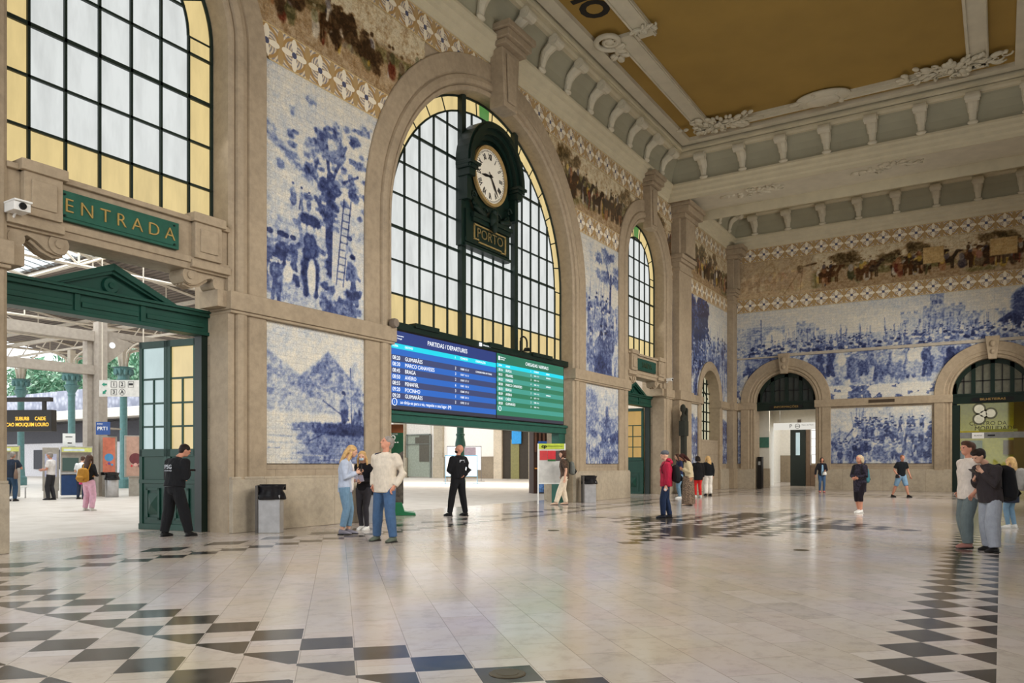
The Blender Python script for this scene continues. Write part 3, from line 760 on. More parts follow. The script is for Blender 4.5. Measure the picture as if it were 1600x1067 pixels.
for i in range(5): c.ell(12.8+.12*i, 3.6-.12*i, .5-.06*i, .14, .06, .3, .9, .3, ang=.5)
for i in range(8): c.ell(14.6+c.r.uniform(-1, 1), 4.2, .8, .7, .25, .4, .7)
c.ground(2.7, .45, .9)
c.crowd(1.8, 15.9, 2.3, 2.9, 150, .55, .15, .65, spear=.35)
c.crowd(0, 15.9, .9, 2.0, 135, 1.2, .08, .62, spear=.25)
c.crowd(4.9, 9.6, .85, 1.2, 12, 1.35, .15, .8, spear=0)
c.put((.75-c.Z)/.1, .35+.6*(c.n3 > .5), .9)
c.box(0, .6, 1.6, 4.2, .78, .5)
tile_panel('tile_mural', 'wide blue tile mural of a crowd over the doors of the end wall', (LX-.02, -.35, 4.72), (0, -1), c, c.blue(), either(outside(-2.95, 4.72, 2.2), outside(-12.46, 4.72, 2.3)))
c = Canvas(4.75, 2.86, .034, 81)
c.hill(2.5, .5, .78, 5, .6); c.hill(1.5, .5, .5, 7, .7); c.ground(1.2, .25, .9)
c.line(.6, 1.0, 1.4, 2.1, .02, .2); c.line(.85, .9, 1.6, 2.0, .02, .2); c.crowd(1.2, 4.7, .9, 1.7, 46, .7, .1, .5, spear=.5); c.crowd(0, 4.7, .1, .7, 34, .7, .08, .6)
tile_panel('tile_mural', 'lower blue tile mural of a battle between the two doors of the end wall', (LX-.02, -5.18, 1.38), (0, -1), c, c.blue())
c = Canvas(.9, 2.86, .04, 82); c.put((1.5-c.Z)/.1, .1, .9); c.hill(2.3, .5, .6, 4)
tile_panel('tile_mural', 'slim blue tile mural between corner pilaster and the left end door', (LX-.02, -.42, 1.38), (0, -1), c, c.blue(), lambda A, Z: A < -.95)
# polychrome frieze
pal = [(120, 40, 34), (196, 160, 60), (60, 44, 34), (228, 216, 190), (86, 92, 60), (150, 96, 60), (54, 60, 84)]
def frieze(w, seed, res, n):
    c = Canvas(w, 1.98, res, seed); c.v = .88-.25*np.maximum(0, c.n1-.5)*2
    c.put((1.25+.35*(fbm(2, c.nx, 8, 3, seed+3)[0][None]-.5)-c.Z)/.12, .72, .8, (176, 138, 96))
    for i in range(int(w*1.2)):
        x = c.r.uniform(0, w); c.ell(x, c.r.uniform(.2, 1.2), .7, .16, .5, .5, .75, .5, (84, 96, 50))
    for i in range(int(w*.5)):
        x = c.r.uniform(0, w)
        for j in range(8): c.ell(x+c.r.uniform(-.5, .5), c.r.uniform(1.0, 1.8), .3, .2, c.r.uniform(.15, .45), .5, .6, .7, (70, 74, 44))
    for i in range(n):
        x = c.r.uniform(0, w)
        if c.r.random() < .3:
            z = c.r.uniform(.3, .5); v = c.r.uniform(.05, .35); col = [(60, 34, 22), (92, 56, 30), (40, 32, 30)][c.r.integers(3)]
            c.ell(x, z+.42, .34, .17, v, .25, 1, .15, col); c.line(x+.28, z+.5, x+.45, z+.78, .08, v, 1, col); c.ell(x+.52, z+.78, .13, .07, v, .3, 1, 0, col)
            for q in (-.25, -.17, .2, .28): c.line(x+q, z, x+q, z+.36, .035, v, 1, col)
            c.figure(x-.02, z+.45, .62, c.r.uniform(.1, .6), pal)
        else: c.figure(x, c.r.uniform(.2, .5), c.r.uniform(.75, .95), c.r.uniform(.1, .75), pal)
    return c
for x0, w, lab, cut in ((9.9, 6.0, 'polychrome painted frieze of riders above the tall mural left of the clock arch', either(cutC, cutE)),
                   (22.5, 7.2, 'polychrome painted frieze of riders right of the clock arch', either(cutC, cutS)),
                   (31.6, 2.2, 'short polychrome frieze between side arch and pilaster', cutS), (35.65, 6.7, 'polychrome frieze of a procession in the far left bay', None)):
    c = frieze(w, int(x0*7), .025 if x0 < 20 else .035, int(w*5))
    if x0 < 10:
        for q in ((3.0, .9), (3.4, 1.0), (3.9, .75), (1.4, 1.2), (1.0, 1.3)):
            for j in range(9): c.ell(q[0]+c.r.uniform(-.3, .3), q[1]+c.r.uniform(-.35, .3), .17, .2, c.r.uniform(.02, .3), .3, .85, .5, (64, 46, 34))
    tile_panel('tile_mural', lab, (x0, YT, 10.45), (1, 0), c, c.poly(), cut)
c = frieze(15.1, 99, .034, 105); 
for x, w_ in ((12.0, 1.1), (9.2, .9)): c.box(x, x+w_, .75, 1.55, .8, 1, (186, 150, 90))
c.put((4.2-c.X)/.3, .9+.2*(c.n1-.5), .8, (196, 164, 124)); c.line(2.6, .1, 3.3, 1.1, .03, .3, .6); c.line(3.4, .1, 3.5, 1.1, .03, .3, .6); c.ell(3.4, 1.3, .16, .22, .2, .3); c.line(3.5, 1.4, 4.2, 1.5, .05, .2)
tile_panel('tile_mural', 'polychrome frieze of a country fair with horses along the top of the end wall', (LX-.02, -.35, 10.45), (0, -1), c, c.poly())
# borders above and below the friezes
def strip(mat, x0, x1, z0, z1, cut, axis='x'):
    m = MB(); n = max(1, int(abs(x1-x0)/.25))
    for i in range(n):
        a, b = x0+(x1-x0)*i/n, x0+(x1-x0)*(i+1)/n
        if axis == 'x':
            zl = [z0, z0]
            for j, q in enumerate((a, b)):
                for (cx, zs, r) in cut:
                    if abs(q-cx) < r: zl[j] = max(zl[j], zs+math.sqrt(r*r-(q-cx)**2))
            if min(zl) >= z1: continue
            zl = [min(z, z1-.001) for z in zl]
            m.poly([(a, -.005, zl[0]), (b, -.005, zl[1]), (b, -.005, z1), (a, -.005, z1)], (0, -.035, 0))
        else: m.poly([(LX-.003, a, z0), (LX-.003, b, z0), (LX-.003, b, z1), (LX-.003, a, z1)], (-.035, 0, 0))
    return m
cc = [(19.35, 7.4, 5.6), (7.8, 9.6, 2.8), (30.9, 9.6, 2.8)]
for mat, z0, lab in ((BORDER_X, 9.70, 'lower'), (BORDER2_X, 12.43, 'upper')):
    for xa, xb, wh in ((-4.8, 7.8, 'near the left picture edge'), (7.8, 19.35, 'left of the clock arch'), (19.35, 30.9, 'right of the clock arch'), (30.9, 33.95, 'between side arch and pilaster')):
        m = strip(mat, xa, xb, z0, z0+.74, cc); tag(m.build('tile_border', mat), lab+' ornamental ochre and blue tile border '+wh, 'tile border')
    m = strip(mat, 35.6, 42.35, z0, z0+.74, []); tag(m.build('tile_border', mat), lab+' ornamental tile border in the far left bay', 'tile border')
for mat, z0, lab in ((BORDER_Y, 9.70, 'lower'), (BORDER2_Y, 12.43, 'upper')):
    m = strip(mat, -.4, -15.45, z0, z0+.74, [], 'y'); tag(m.build('tile_border', mat), lab+' ornamental tile border across the end wall', 'tile border')
# cable rail across the end wall mural
m = MB(); m.box(LX-.12, LX-.04, -2.9, -.4, 7.12, 7.2); m.box(LX-.16, LX-.04, -15.5, -2.9, 7.14, 7.28)
tag(m.build('cable_duct', flat('duct_paint', (176, 166, 150), .6)), 'thin horizontal cable duct crossing the end wall mural', 'cable duct')
m = MB(); m.box(LX-.19, LX-.17, -8.3, -7.1, 4.46, 4.62)
tag(m.build('ventilation_grille', flat('dark_grille', (70, 58, 46), .6)), 'dark slot grille in the stone course of the end wall', 'grille')
# ------------------------------------------------------------------ ceiling
XB0, XB1 = 33.4, 36.7                          # transverse beam
YR = -15.5
ZC = 15.3
def cornice(mb, p0, p1, nrm, prof):
    """prism of profile prof [(a, z)] swept from p0 to p1; nrm points into the room"""
    rs = []
    for p in (p0, p1): rs.append([(p[0]+nrm[0]*a, p[1]+nrm[1]*a, z) for a, z in prof])
    mb.rings(rs)
LOWP = [(0, 13.17), (.08, 13.17), (.1, 13.3), (.2, 13.36), (.22, 13.48), (.34, 13.56), (.36, 13.66), (.46, 13.72), (.46, 13.8), (.36, 13.84), (0, 13.84)]
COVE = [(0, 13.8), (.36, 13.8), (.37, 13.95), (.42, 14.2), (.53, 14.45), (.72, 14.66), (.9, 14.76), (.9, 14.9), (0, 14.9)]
UPP = [(.6, 14.7), (.94, 14.72), (1.0, 14.8), (1.0, 14.92), (1.1, 14.97), (1.1, 15.06), (.6, 15.1)]
def all_round(prof, mat, zz=0):
    m = MB()
    for x0, x1, ends in ((-4.8, XB0, (True, True)), (XB1, LX, (True, True))):
        f = lambda P: P
        cornice(m, (x0, 0), (x1, 0), (0, -1), prof); cornice(m, (x0, YR), (x1, YR), (0, 1), prof)
        cornice(m, (x1, 0), (x1, YR), (-1, 0), prof); cornice(m, (x0, 0), (x0, YR), (1, 0), prof)
    return trim(m, mat)
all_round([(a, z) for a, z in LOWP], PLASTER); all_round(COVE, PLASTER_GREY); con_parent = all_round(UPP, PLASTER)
# beam
m = MB(); m.box(XB0, XB1, YR, 0, 13.62, ZC+.3); m.box(XB0+.5, XB1-.5, YR, 0, 13.55, 13.63)
beam = trim(m, PLASTER_LT)
# stucco relief on the beam soffit
def stucco(parent, cx, cy, z, w, d, n, seed, mat=None, name='stucco_relief'):
    r = random.Random(seed); m = MB()
    for i in range(n):
        a = r.uniform(0, 6.28); q = math.sqrt(r.random()); x = cx+math.cos(a)*q*w/2; y = cy+math.sin(a)*q*d/2; s = r.uniform(.06, .16)*min(1.5, max(w, d))
        if i % 3 == 0:
            pts = [(x+s*(1-t/9)*math.cos(t*.8+a), y+s*(1-t/9)*math.sin(t*.8+a), z-.02) for t in range(9)]; m.tube(pts, [.035-.002*t for t in range(9)], n=6)
        else: m.ball((x, y, z), s, s*.6, .07, 8, 6, rot=Matrix.Rotation(a, 3, 'Z'))
    return m.build(name, mat or PLASTER_LT, parent, smooth=True)
for i, y in enumerate((-2.6, -8.0)): stucco(beam, 35, y-.8, 13.54, .8, 2.6, 40, i)
# console brackets: an S scroll with leaf, copied along every cove
m = MB(); w = .15
S = [(.36, 13.8), (.44, 13.84), (.45, 14.0), (.5, 14.2), (.6, 14.36), (.74, 14.45), (.9, 14.46), (1.06, 14.5), (1.12, 14.66), (1.0, 14.78), (.5, 14.75)]
m.poly([(-w*.55, a, z) for a, z in S], (w*1.1, 0, 0))
m.lathe([(0.001, -w*1.5), (.17, -w*1.5), (.17, w*1.5), (.001, w*1.5)], (0, 1.0, 14.6), 14, 'x')
m.lathe([(0.001, -w*1.75), (.08, -w*1.75), (.08, w*1.75), (.001, w*1.75)], (0, 1.0, 14.6), 10, 'x')
m.tube([(0, .44, 13.84), (0, .5, 14.0), (0, .52, 14.2), (0, .62, 14.38), (0, .8, 14.5), (0, 1.0, 14.6)], [(w*.8, .06), (w*.75, .08), (w*1.0, .12), (w*1.3, .13), (w*1.4, .14), (w*1.45, .15)], n=8, side=(1, 0, 0))
for s_ in (-1, 1): m.ball((s_*w*.9, .56, 14.3), .05, .06, .12, 8, 6); m.ball((s_*w*.6, .5, 14.05), .04, .05, .1, 8, 6)
m.ball((0, .48, 13.86), w*1.25, .1, .08, 10, 6)
m.ball((0, .52, 14.26), w*1.1, .1, .12, 10, 6)
cme = m.mesh('console_bracket', PLASTER_LT)
def con(x, y, rz):
    o = bpy.data.objects.new('console_bracket', cme); COL.objects.link(o); o.parent = con_parent; o.location = (x, y, 0); o.rotation_euler = (0, 0, rz)
for k_ in range(-9, 8): con(19.52+1.715*k_+.03, 0, math.pi); con(19.52+1.715*k_, YR, 0)
for k_ in range(9): con(XB0, -.3-1.68*k_-1.55+.0, math.pi/2)
for k_ in range(9): con(LX, -1.48-1.735*k_, math.pi/2)
for y in (0, YR): 
    for x in (37.9, 39.6, 41.3): con(x, y, math.pi if y == 0 else 0)
# ceiling slab with ochre field
m = MB(); m.box(-4.9, LX, YR, 0, ZC, ZC+.3); m.faces([], [])
ceil = struct(m.build('ceiling', GOLD))
def ribbon(pts, z0, z1, mat, closed=True):
    """flat plaster band: pts [(outer xy),(inner xy)] rectangles"""
    m = MB()
    (a0, b0, a1, b1), (c0, d0, c1, d1) = pts
    m.box(a0, a1, b0, d0, z0, z1); m.box(a0, a1, d1, b1, z0, z1); m.box(a0, c0, d0, d1, z0, z1); m.box(c1, a1, d0, d1, z0, z1)
    return m
# x0,y0,x1,y1 : outer then inner rectangle
trim(ribbon(((-3.7, YR+1.12, 32.3, -1.12), (-3.1, -13.2, 31.95, -1.55)), 15.14, ZC+.05, PLASTER), PLASTER_LT)
m = MB()
def rib(x0, x1, y0, y1):
    """raised plaster rib with two fillets"""
    m.box(x0, x1, y0, y1, 15.18, ZC+.05)
    if x1-x0 > y1-y0:
        for y in (y0+.06, y1-.06): m.box(x0, x1, y-.03, y+.03, 15.13, 15.2)
    else:
        for x in (x0+.06, x1-.06): m.box(x-.03, x+.03, y0, y1, 15.13, 15.2)
for s_ in (0, 1):
    f_ = (lambda y: y) if s_ == 0 else (lambda y: -14.6-y)
    for xa, xb, ya, yb in ((6.3, 15.6, -2.8, -2.15), (23.1, 31.5, -2.8, -2.15), (15.3, 23.5, -3.45, -2.80)):
        y0_, y1_ = sorted((f_(ya), f_(yb))); rib(xa, xb, y0_, y1_)
rib(31.05, 31.5, -12.45, -2.15); rib(6.3, 6.9, -12.45, -2.15)
frame = trim(m, PLASTER_LT)
m = MB()                                        # wall cove top strip between ribs and cornice
trim(ribbon(((-4, YR+.9, 33.4, -.9), (-3.75, YR+1.05, 32.4, -1.05)), 14.9, 15.31, PLASTER), PLASTER)
m = MB(); m.box(XB1, LX, YR, 0, 15.1, 15.31); trim(m, PLASTER)
# corner cartouches and shells
for i, (x, y) in enumerate(((30.9, -3.2), (30.9, -11.4))): stucco(frame, x, y, 15.12, 1.5, 3.4, 60, 20+i); stucco(frame, x, y, 15.16, 1.0, 2.4, 14, 90+i, None, 'shell') 
for i, (x, y, w_, d_) in enumerate(((31.0, -7.1, 1.0, 2.2), (23.5, -1.95, 1.6, .7), (22.9, -3.2, .5, .9), (19.3, -3.9, 2.5, 1.0))): stucco(frame, x, y, 15.13, w_, d_, 24, 40+i)
def scroll(cx, cy, r, flip=1):
    m = MB(); pts = []; rr = []
    for t in range(34):
        a = t*.34; q = r*(1-t/38); pts.append((cx+q*math.cos(a), cy+flip*q*math.sin(a), 15.12)); rr.append((.10-.0015*t))
    m.tube(pts, rr, n=8, side=(0, 0, 1)); m.ball((cx, cy, 15.13), r*.3, r*.3, .1); return m
scroll(23.0, -2.0, .5).build('scroll', PLASTER_LT, frame, smooth=True)
m = MB(); m.ball((31.0, -7.1, 15.2), .62, 1.0, .16, 24, 10); m.ball((31.0, -7.1, 15.08), .38, .62, .1, 20, 8); m.build('boss', PLASTER_LT, frame, smooth=True)
m = MB(); m.lathe([(.001, -.1), (.32, -.1), (.36, 0), (.3, .08), (.001, .08)], (20.2, -3.8, 15.16), 20); m.build('boss', PLASTER_LT, frame)
LET = flat('black_ceiling_letters', (22, 18, 14), .7)
t_ = text('MINHO', 1.2, LET, Matrix.Translation((19.85, -2.22, ZC-.01)) @ Matrix.Rotation(math.pi, 4, 'X'), ceil, 'painted_letters', .003, offset=.045)

# ------------------------------------------------------------------ entrance lintels, signs, scroll consoles, pediments, doors
def lintel(cx, word, lab, size, seed, lm=None):
    m = MB(); a, b = cx-2.0, cx+2.0
    m.box(a, b, -.02, .55, 5.2, 5.95); m.box(a, b, -.1, .55, 5.86, 5.95); m.box(a, b, -.08, .6, 5.1, 5.22); m.box(a, b, -.04, .6, 4.98, 5.12)
    for s in (-1, 1):
        x0, x1 = sorted((cx+s*1.2, cx+s*1.78)); m.box(x0, x1, -.14, .2, 5.2, 5.9); m.box(x0-.06, x1+.06, -.2, .2, 5.86, 6.03); m.box(x0+.1, x1-.1, -.17, 0, 5.32, 5.75)
        x0, x1 = sorted((cx+s*1.15, cx+s*2.0)); m.box(x0, x1, -.12, .5, 5.02, 5.16)
    l = trim(m, STONE_PLAIN, bevel=.012)
    # S-shaped scroll consoles standing on the impost
    for s in (-1, 1):
        m = MB(); X = lambda u: cx+s*u
        y0, y1 = .0, .42
        P = [(1.06, 5.0), (1.02, 4.86), (1.08, 4.74), (1.2, 4.7), (1.36, 4.74), (1.52, 4.86), (1.66, 4.92), (1.76, 4.86), (1.76, 4.8), (1.9, 4.72), (2.0, 4.76), (2.0, 5.02)]
        m.poly([(X(u), y0+.03, z) for u, z in P], (0, y1-y0-.06, 0))
        m.lathe([(.001, y0), (.16, y0), (.16, y1), (.001, y1)], (X(1.19), 0, 4.88), 18, 'y'); m.lathe([(.001, y0-.03), (.07, y0-.03), (.07, y1), (.001, y1)], (X(1.19), 0, 4.88), 14, 'y')
        m.lathe([(.001, y0+.02), (.13, y0+.02), (.13, y1), (.001, y1)], (X(1.82), 0, 4.84), 16, 'y')
        for q in (.1, .2, .3): m.tube([(X(1.1), y0+q, 4.72), (X(1.25), y0+q, 4.68), (X(1.42), y0+q, 4.74), (X(1.6), y0+q, 4.87)], .03, n=6, side=(0, 1, 0))
        m.box(min(X(1.74), X(2.0)), max(X(1.74), X(2.0)), -.06, .5, 4.4, 4.72)
        m.build('scroll_console', STONE_PLAIN, l)
    sg = thing('entrance_sign', lab, 'sign', (cx-.2, -.06, 5.5))
    m = MB(); m.box(-1.08, 1.08, -.05, .06, -.24, .24); m.box(-1.02, 1.02, -.065, -.05, -.19, .19); m.build('sign_plate', GREEN if seed else flat('sign_green', (34, 84, 68), .5), sg, bevel=.006)
    for x in (-1.0, 1.0):
        for z in (-.17, .17):
            m = MB(); m.lathe([(.001, -.09), (.018, -.085), (.02, -.06)], (x*.97, 0, z), 8, 'y'); m.build('bolt', GREEN_DK, sg)
    text(word, size, lm or BRONZE, face_neg_y(0, -.075, -.01), sg, 'lettering', .012, wide=1.0 if len(word) > 6 else 1.1, offset=-.003)
    return l
lintel(7.8, 'E N T R A D A', 'green ENTRADA sign with gilt letters over the near entrance arch', .315, 0)
lintel(30.9, 'SAIDA', 'dark green sign over the small arch beyond the clock arch', .34, 1, flat('dim_gilt', (60, 72, 52), .5))
def pediment(cx, y, lab):
    t = thing('door_pediment', lab, 'pediment', (cx, y, 0))
    m = MB(); m.box(-2.0, 2.0, -.04, .22, 3.92, 4.28); m.box(-2.0, 2.0, -.12, .24, 4.26, 4.34); m.box(-2.0, 2.0, -.08, .24, 3.9, 3.97); m.box(-2.0, 2.0, -.17, .24, 4.33, 4.38)
    for a, b in ((-1.95, -.62), (-.58, .58), (.62, 1.95)): m.box(a+.06, b-.06, -.07, -.03, 4.05, 4.14)
    for x in (-.6, .6): m.box(x-.05, x+.05, -.075, 0, 3.97, 4.27)
    m.build('entablature', GREEN, t, bevel=.008)
    m = MB(); m.poly([(-1.2, 0, 4.36), (1.2, 0, 4.36), (0, 0, 4.84)], (0, .18, 0))
    for s in (-1, 1):
        m.poly([(s*1.3, -.16, 4.35), (s*1.05, -.16, 4.35), (0, -.16, 4.78), (0, -.16, 4.9)], (0, .38, 0)); m.poly([(s*1.1, -.1, 4.37), (s*.92, -.1, 4.37), (0, -.1, 4.72), (0, -.1, 4.79)], (0, .1, 0))
    m.build('gable', GREEN, t, bevel=.006)
    m = MB(); m.lathe([(.001, -.06), (.13, -.06), (.15, -.02), (.15, .02)], (0, 0, 4.52), 20, 'y'); m.lathe([(.001, -.1), (.05, -.09), (.06, -.05)], (0, 0, 4.52), 14, 'y'); m.build('rosette', GREEN, t)
    MB().box(-2.0, -1.86, -.02, .2, 0, 3.9).build('door_post', GREEN_DK, t); MB().box(1.86, 2.0, -.02, .2, 0, 3.9).build('door_post', GREEN_DK, t)
    return t
pediment(7.8, .62, 'dark green door pediment with round rosette under the ENTRADA lintel')
pediment(30.9, .62, 'dark green gabled door head in the small arch right of the clock arch')
def leaf(parent, w, mats, glass):
    """one door leaf in local x 0..w, z 0..3.85"""
    m = MB(); t = .05
    m.box(0, w, -t/2, t/2, .02, 1.62); m.box(0, .09, -t, t, 0, 3.88); m.box(w-.09, w, -t, t, 0, 3.88); m.box(0, w, -t, t, 3.74, 3.88); m.box(0, w, -t, t, 1.5, 1.66); m.box(0, w, -t-.02, t+.02, 0, .12); m.box(0, w, -t-.01, t+.01, .95, 1.03)
    for z in (3.1, 2.6, 2.12): m.box(.05, w-.05, -.035, .035, z-.02, z+.02)
    m.box(w/2-.02, w/2+.02, -.035, .035, 1.6, 3.1)
    fr = m.build('leaf_frame', GREEN, parent, bevel=.006)
    m = MB(); 
    for s in (-1, 1):
        x0, x1, z0, z1 = .2, w-.2, .2, .86; y = s*.04
        for (a, b, c, d) in ((x0, x1, z0, z0+.05), (x0, x1, z1-.05, z1), (x0, x0+.05, z0, z1), (x1-.05, x1, z0, z1)): m.box(a, b, min(y, y+s*.02), max(y, y+s*.02), c, d)
        cx, cz = (x0+x1)/2, (z0+z1)/2
        m.faces([(cx-.16, y, cz-.22), (cx+.16, y, cz-.22), (cx+.16, y, cz+.22), (cx-.16, y, cz+.22), (cx, y+s*.07, cz)], [(0, 1, 4), (1, 2, 4), (2, 3, 4), (3, 0, 4)])
    m.build('raised_panel', GREEN, parent)
    m = MB(); m.box(.08, w-.08, -.008, .008, 1.64, 3.76); m.build('glass', glass, parent)
    m = MB(); m.tube([(.2, -.07, 1.1), (.75, -.12, 1.5)], .012); m.build('stay_rod', STEEL, parent)
L1 = thing('door_leaf', 'green entrance door leaf with amber glass folded open beside the guard', 'door', (9.76, .84, 0), math.atan2(.92, -.16)); leaf(L1, .78, 0, PANE_Y)
L2 = thing('door_leaf', 'green entrance door leaf with pale glass, outer half of the open door', 'door', (9.63, 1.62, 0), math.atan2(.92, -.16)); leaf(L2, .77, 0, PANE_B)
L3 = thing('door_leaf', 'green door leaf with amber glass standing open in the small side arch', 'door', (32.7, .86, 0), math.atan2(1.0, -.1)); leaf(L3, .98, 0, PANE_YD)
# security cameras
def camera_unit(x, y, z, lab, s=1):
    t = thing('security_camera', lab, 'camera', (x, y, z))
    m = MB(); m.box(-.12*s, .12*s, -.3*s, 0, -.07*s, .07*s); m.box(-.13*s, .13*s, -.34*s, .02, .06*s, .09*s); m.build('housing', WHITE, t, bevel=.01)
    m = MB(); m.lathe([(.001, -.33*s), (.05*s, -.33*s), (.055*s, -.29*s)], (0, 0, 0), 12, 'y'); m.build('lens', BLACK, t)
    m = MB(); m.tube([(0, -.1*s, -.05*s), (0, .02, -.16*s)], .02); m.build('bracket', WHITE, t)
camera_unit(5.88, -.08, 5.22, 'white security camera at the left edge above the entrance scroll')
camera_unit(32.85, -.2, 5.1, 'small pale security camera beside the small side arch', .8)
t = thing('floodlight', 'small round floodlight on the stone block left of the departures board', 'lamp', (14.45, -.22, 4.8))
m = MB(); m.lathe([(.001, 0), (.1, 0), (.12, .06), (.12, .14), (.001, .16)], (0, -.1, 0), 16, 'y'); m.build('lamp_head', flat('lamp_grey', (120, 108, 96), .5), t); m = MB(); m.box(-.03, .03, -.04, .04, -.09, -.02); m.build('bracket', BLACK, t)

# ------------------------------------------------------------------ clock
CX = 19.2
t = thing('station_clock', 'large dark green station clock hung before the great arched window', 'clock', (CX, .2, 0))
m = MB(); m.box(-1.35, 1.2, 0, .2, 7.62, 10.1)
m.poly([(-1.3, 0, 10.0)]+[(1.3*math.cos(math.pi*(1-i/24)), 0, 9.95+1.4*math.sin(math.pi*(1-i/24))) for i in range(25)]+[(1.3, 0, 10.0)], (0, .2, 0))
m.box(-1.2, 1.1, -.06, 0, 7.75, 8.7); m.box(-1.25, 1.15, -.1, 0, 7.62, 7.7)
m.build('case', GREEN_DK, t, bevel=.015)
m = MB()
for r0, r1, d in ((1.02, 1.14, -.16), (1.14, 1.3, -.3), (1.3, 1.44, -.42), (1.44, 1.5, -.34)):
    rs = []
    for i in range(25):
        a = math.pi*(1.04-1.08*i/24); c_, s_ = math.cos(a), math.sin(a)
        rs.append([(r0*c_, .1, 9.95+r0*s_), (r0*c_, d, 9.95+r0*s_), (r1*c_, d, 9.95+r1*s_), (r1*c_, .1, 9.95+r1*s_)])
    m.rings(rs)
m.build('hood', GREEN_DK, t)
for s in (-1, 1): 
    m = MB(); x = s*1.27
    for w_, d, z0, z1 in ((.15, .34, 9.55, 9.75), (.2, .4, 9.75, 9.84), (.24, .46, 9.84, 9.93)): m.box(x-w_, x+w_, -d, .1, z0, z1)
    m.box(x-.1, x+.1, -.22, .1, 8.9, 9.6)
    m.build('hood_bracket', GREEN_DK, t, bevel=.012)
m = MB(); m.lathe([(.001, -.02), (.82, -.02), (.82, .02), (.001, .02)], (0, -.05, 9.95), 48, 'y'); f_ = m.build('dial', flat('ivory_dial', (236, 230, 214), .4, 0, .01), t)
m = MB(); m.lathe([(.78, -.02), (.8, -.06), (.88, -.06), (.9, .02)], (0, -.07, 9.95), 48, 'y', cap=False); m.build('dial_rim', flat('gilt_rim', (188, 158, 104), .35, .4), t)
m = MB()
for i in range(60):
    a = i*math.pi/30; c_, s_ = math.cos(a), math.sin(a); q = .012
    m.poly([((.71)*c_-q*s_, -.075, 9.95+.71*s_+q*c_), ((.71)*c_+q*s_, -.075, 9.95+.71*s_-q*c_), (.75*c_+q*s_, -.075, 9.95+.75*s_-q*c_), (.75*c_-q*s_, -.075, 9.95+.75*s_+q*c_)], (0, -.004, 0))
m.build('minute_marks', BLACK, t)
for i, n_ in enumerate(('XII', 'I', 'II', 'III', 'IIII', 'V', 'VI', 'VII', 'VIII', 'IX', 'X', 'XI')):
    a = math.radians(90-30*i)
    M = Matrix.Translation((.57*math.cos(a), -.075, 9.95+.57*math.sin(a))) @ Matrix.Rotation(math.pi/2, 4, 'X') @ Matrix.Rotation(a-math.pi/2, 4, 'Z')
    text(n_, .24, BLACK, M, t, 'numeral', .004, wide=.62, offset=.006)
def hand(ang, l, w_, y, nm):
    a = math.radians(90-ang); c_, s_ = math.cos(a), math.sin(a)
    P = [(-.14, -.4), (-.14, .4), (.0, .6), (l*.55, 1.3), (l, 0), (l*.55, -1.3), (0, -.6)]
    m = MB(); m.poly([(u*c_-v*w_*s_, y, 9.95+u*s_+v*w_*c_) for u, v in P], (0, -.012, 0)); m.build(nm, BLACK, t)
hand(263, .48, .035, -.085, 'hour_hand'); hand(143, .66, .028, -.1, 'minute_hand')
m = MB(); m.lathe([(.001, -.02), (.045, -.02), (.05, .02)], (0, -.11, 9.95), 14, 'y'); m.build('hub', BLACK, t)
# scrolled ornament, ledge and name plate
m = MB(); m.box(-1.0, 1.1, -.2, 0, 8.5, 8.62); m.box(-.95, 1.05, -.14, 0, 8.38, 8.52)
m.build('ledge', GREEN_DK, t, bevel=.01)
m = MB()
for s in (-1, 1):
    pts = [(s*(.95-.1*math.sin(k_*.5)), -.08-.02*k_, 9.0-.05*k_+.0) for k_ in range(6)]+[(s*(.75-.12*k_), -.18, 8.74-.03*k_) for k_ in range(4)]
    m.tube(pts, [.05, .07, .08, .08, .08, .09, .09, .08, .07, .06], n=8)
    for cx_, cz_, r in ((.95, 9.12, .14), (.35, 8.8, .13), (.75, 8.78, .12)):
        pts = [(s*cx_+r*(1-k_/14)*math.cos(k_*.6), -.14, cz_+r*(1-k_/14)*math.sin(k_*.6)) for k_ in range(13)]; m.tube(pts, [.04-.002*k_ for k_ in range(13)], n=6)
m.ball((0, -.2, 8.62), .2, .12, .26); m.ball((0, -.24, 8.42), .12, .1, .2); m.ball((.0, -.24, 8.85), .13, .1, .12)
m.build('scroll_ornament', GREEN_DK, t, smooth=True)
m = MB()
for a, b, c, d in ((-.85, .85, 8.3, 8.34), (-.85, -.6, 7.88, 7.92), (.6, .85, 7.78, 7.82), (-.6, .6, 7.82, 7.86), (-.85, -.81, 7.9, 8.32), (.81, .85, 7.8, 8.32)): m.box(a, b, -.1, -.05, c, d)
m.build('name_plate_frame', flat('plate_gilt', (140, 120, 74), .5), t)
text('PORTO', .4, flat('dull_gilt', (110, 96, 60), .5), face_neg_y(0, -.08, 8.1), t, 'lettering', .01, wide=1.05)

# ------------------------------------------------------------------ departures board
t = thing('departures_board', 'long blue and green departures and arrivals screen across the clock arch', 'display board', (0, .12, 0))
BX0, BX1, BZ0, BZ1 = 14.66, 23.75, 2.74, 4.72
m = MB(); m.box(BX0-.06, BX1+.06, 0, .35, BZ0-.03, BZ1+.05); m.build('housing', BLACK, t, bevel=.01)
SX = BX0+(BX1-BX0)*.535
SCR = 1.0
cells = {'blue_screen': [], 'green_screen': []}
cB = [emit('scr_navy', (44, 58, 112), SCR), emit('scr_blue', (46, 96, 176), SCR), emit('scr_slate', (60, 68, 104), SCR), emit('scr_cyan', (34, 196, 214), SCR)]
cG = [emit('scr_dgreen', (44, 104, 82), SCR), emit('scr_teal', (66, 142, 128), SCR), emit('scr_green', (48, 112, 84), SCR), emit('scr_cyan', (34, 196, 214), SCR)]
GREYBAR = emit('scr_grey', (62, 62, 74), .8)
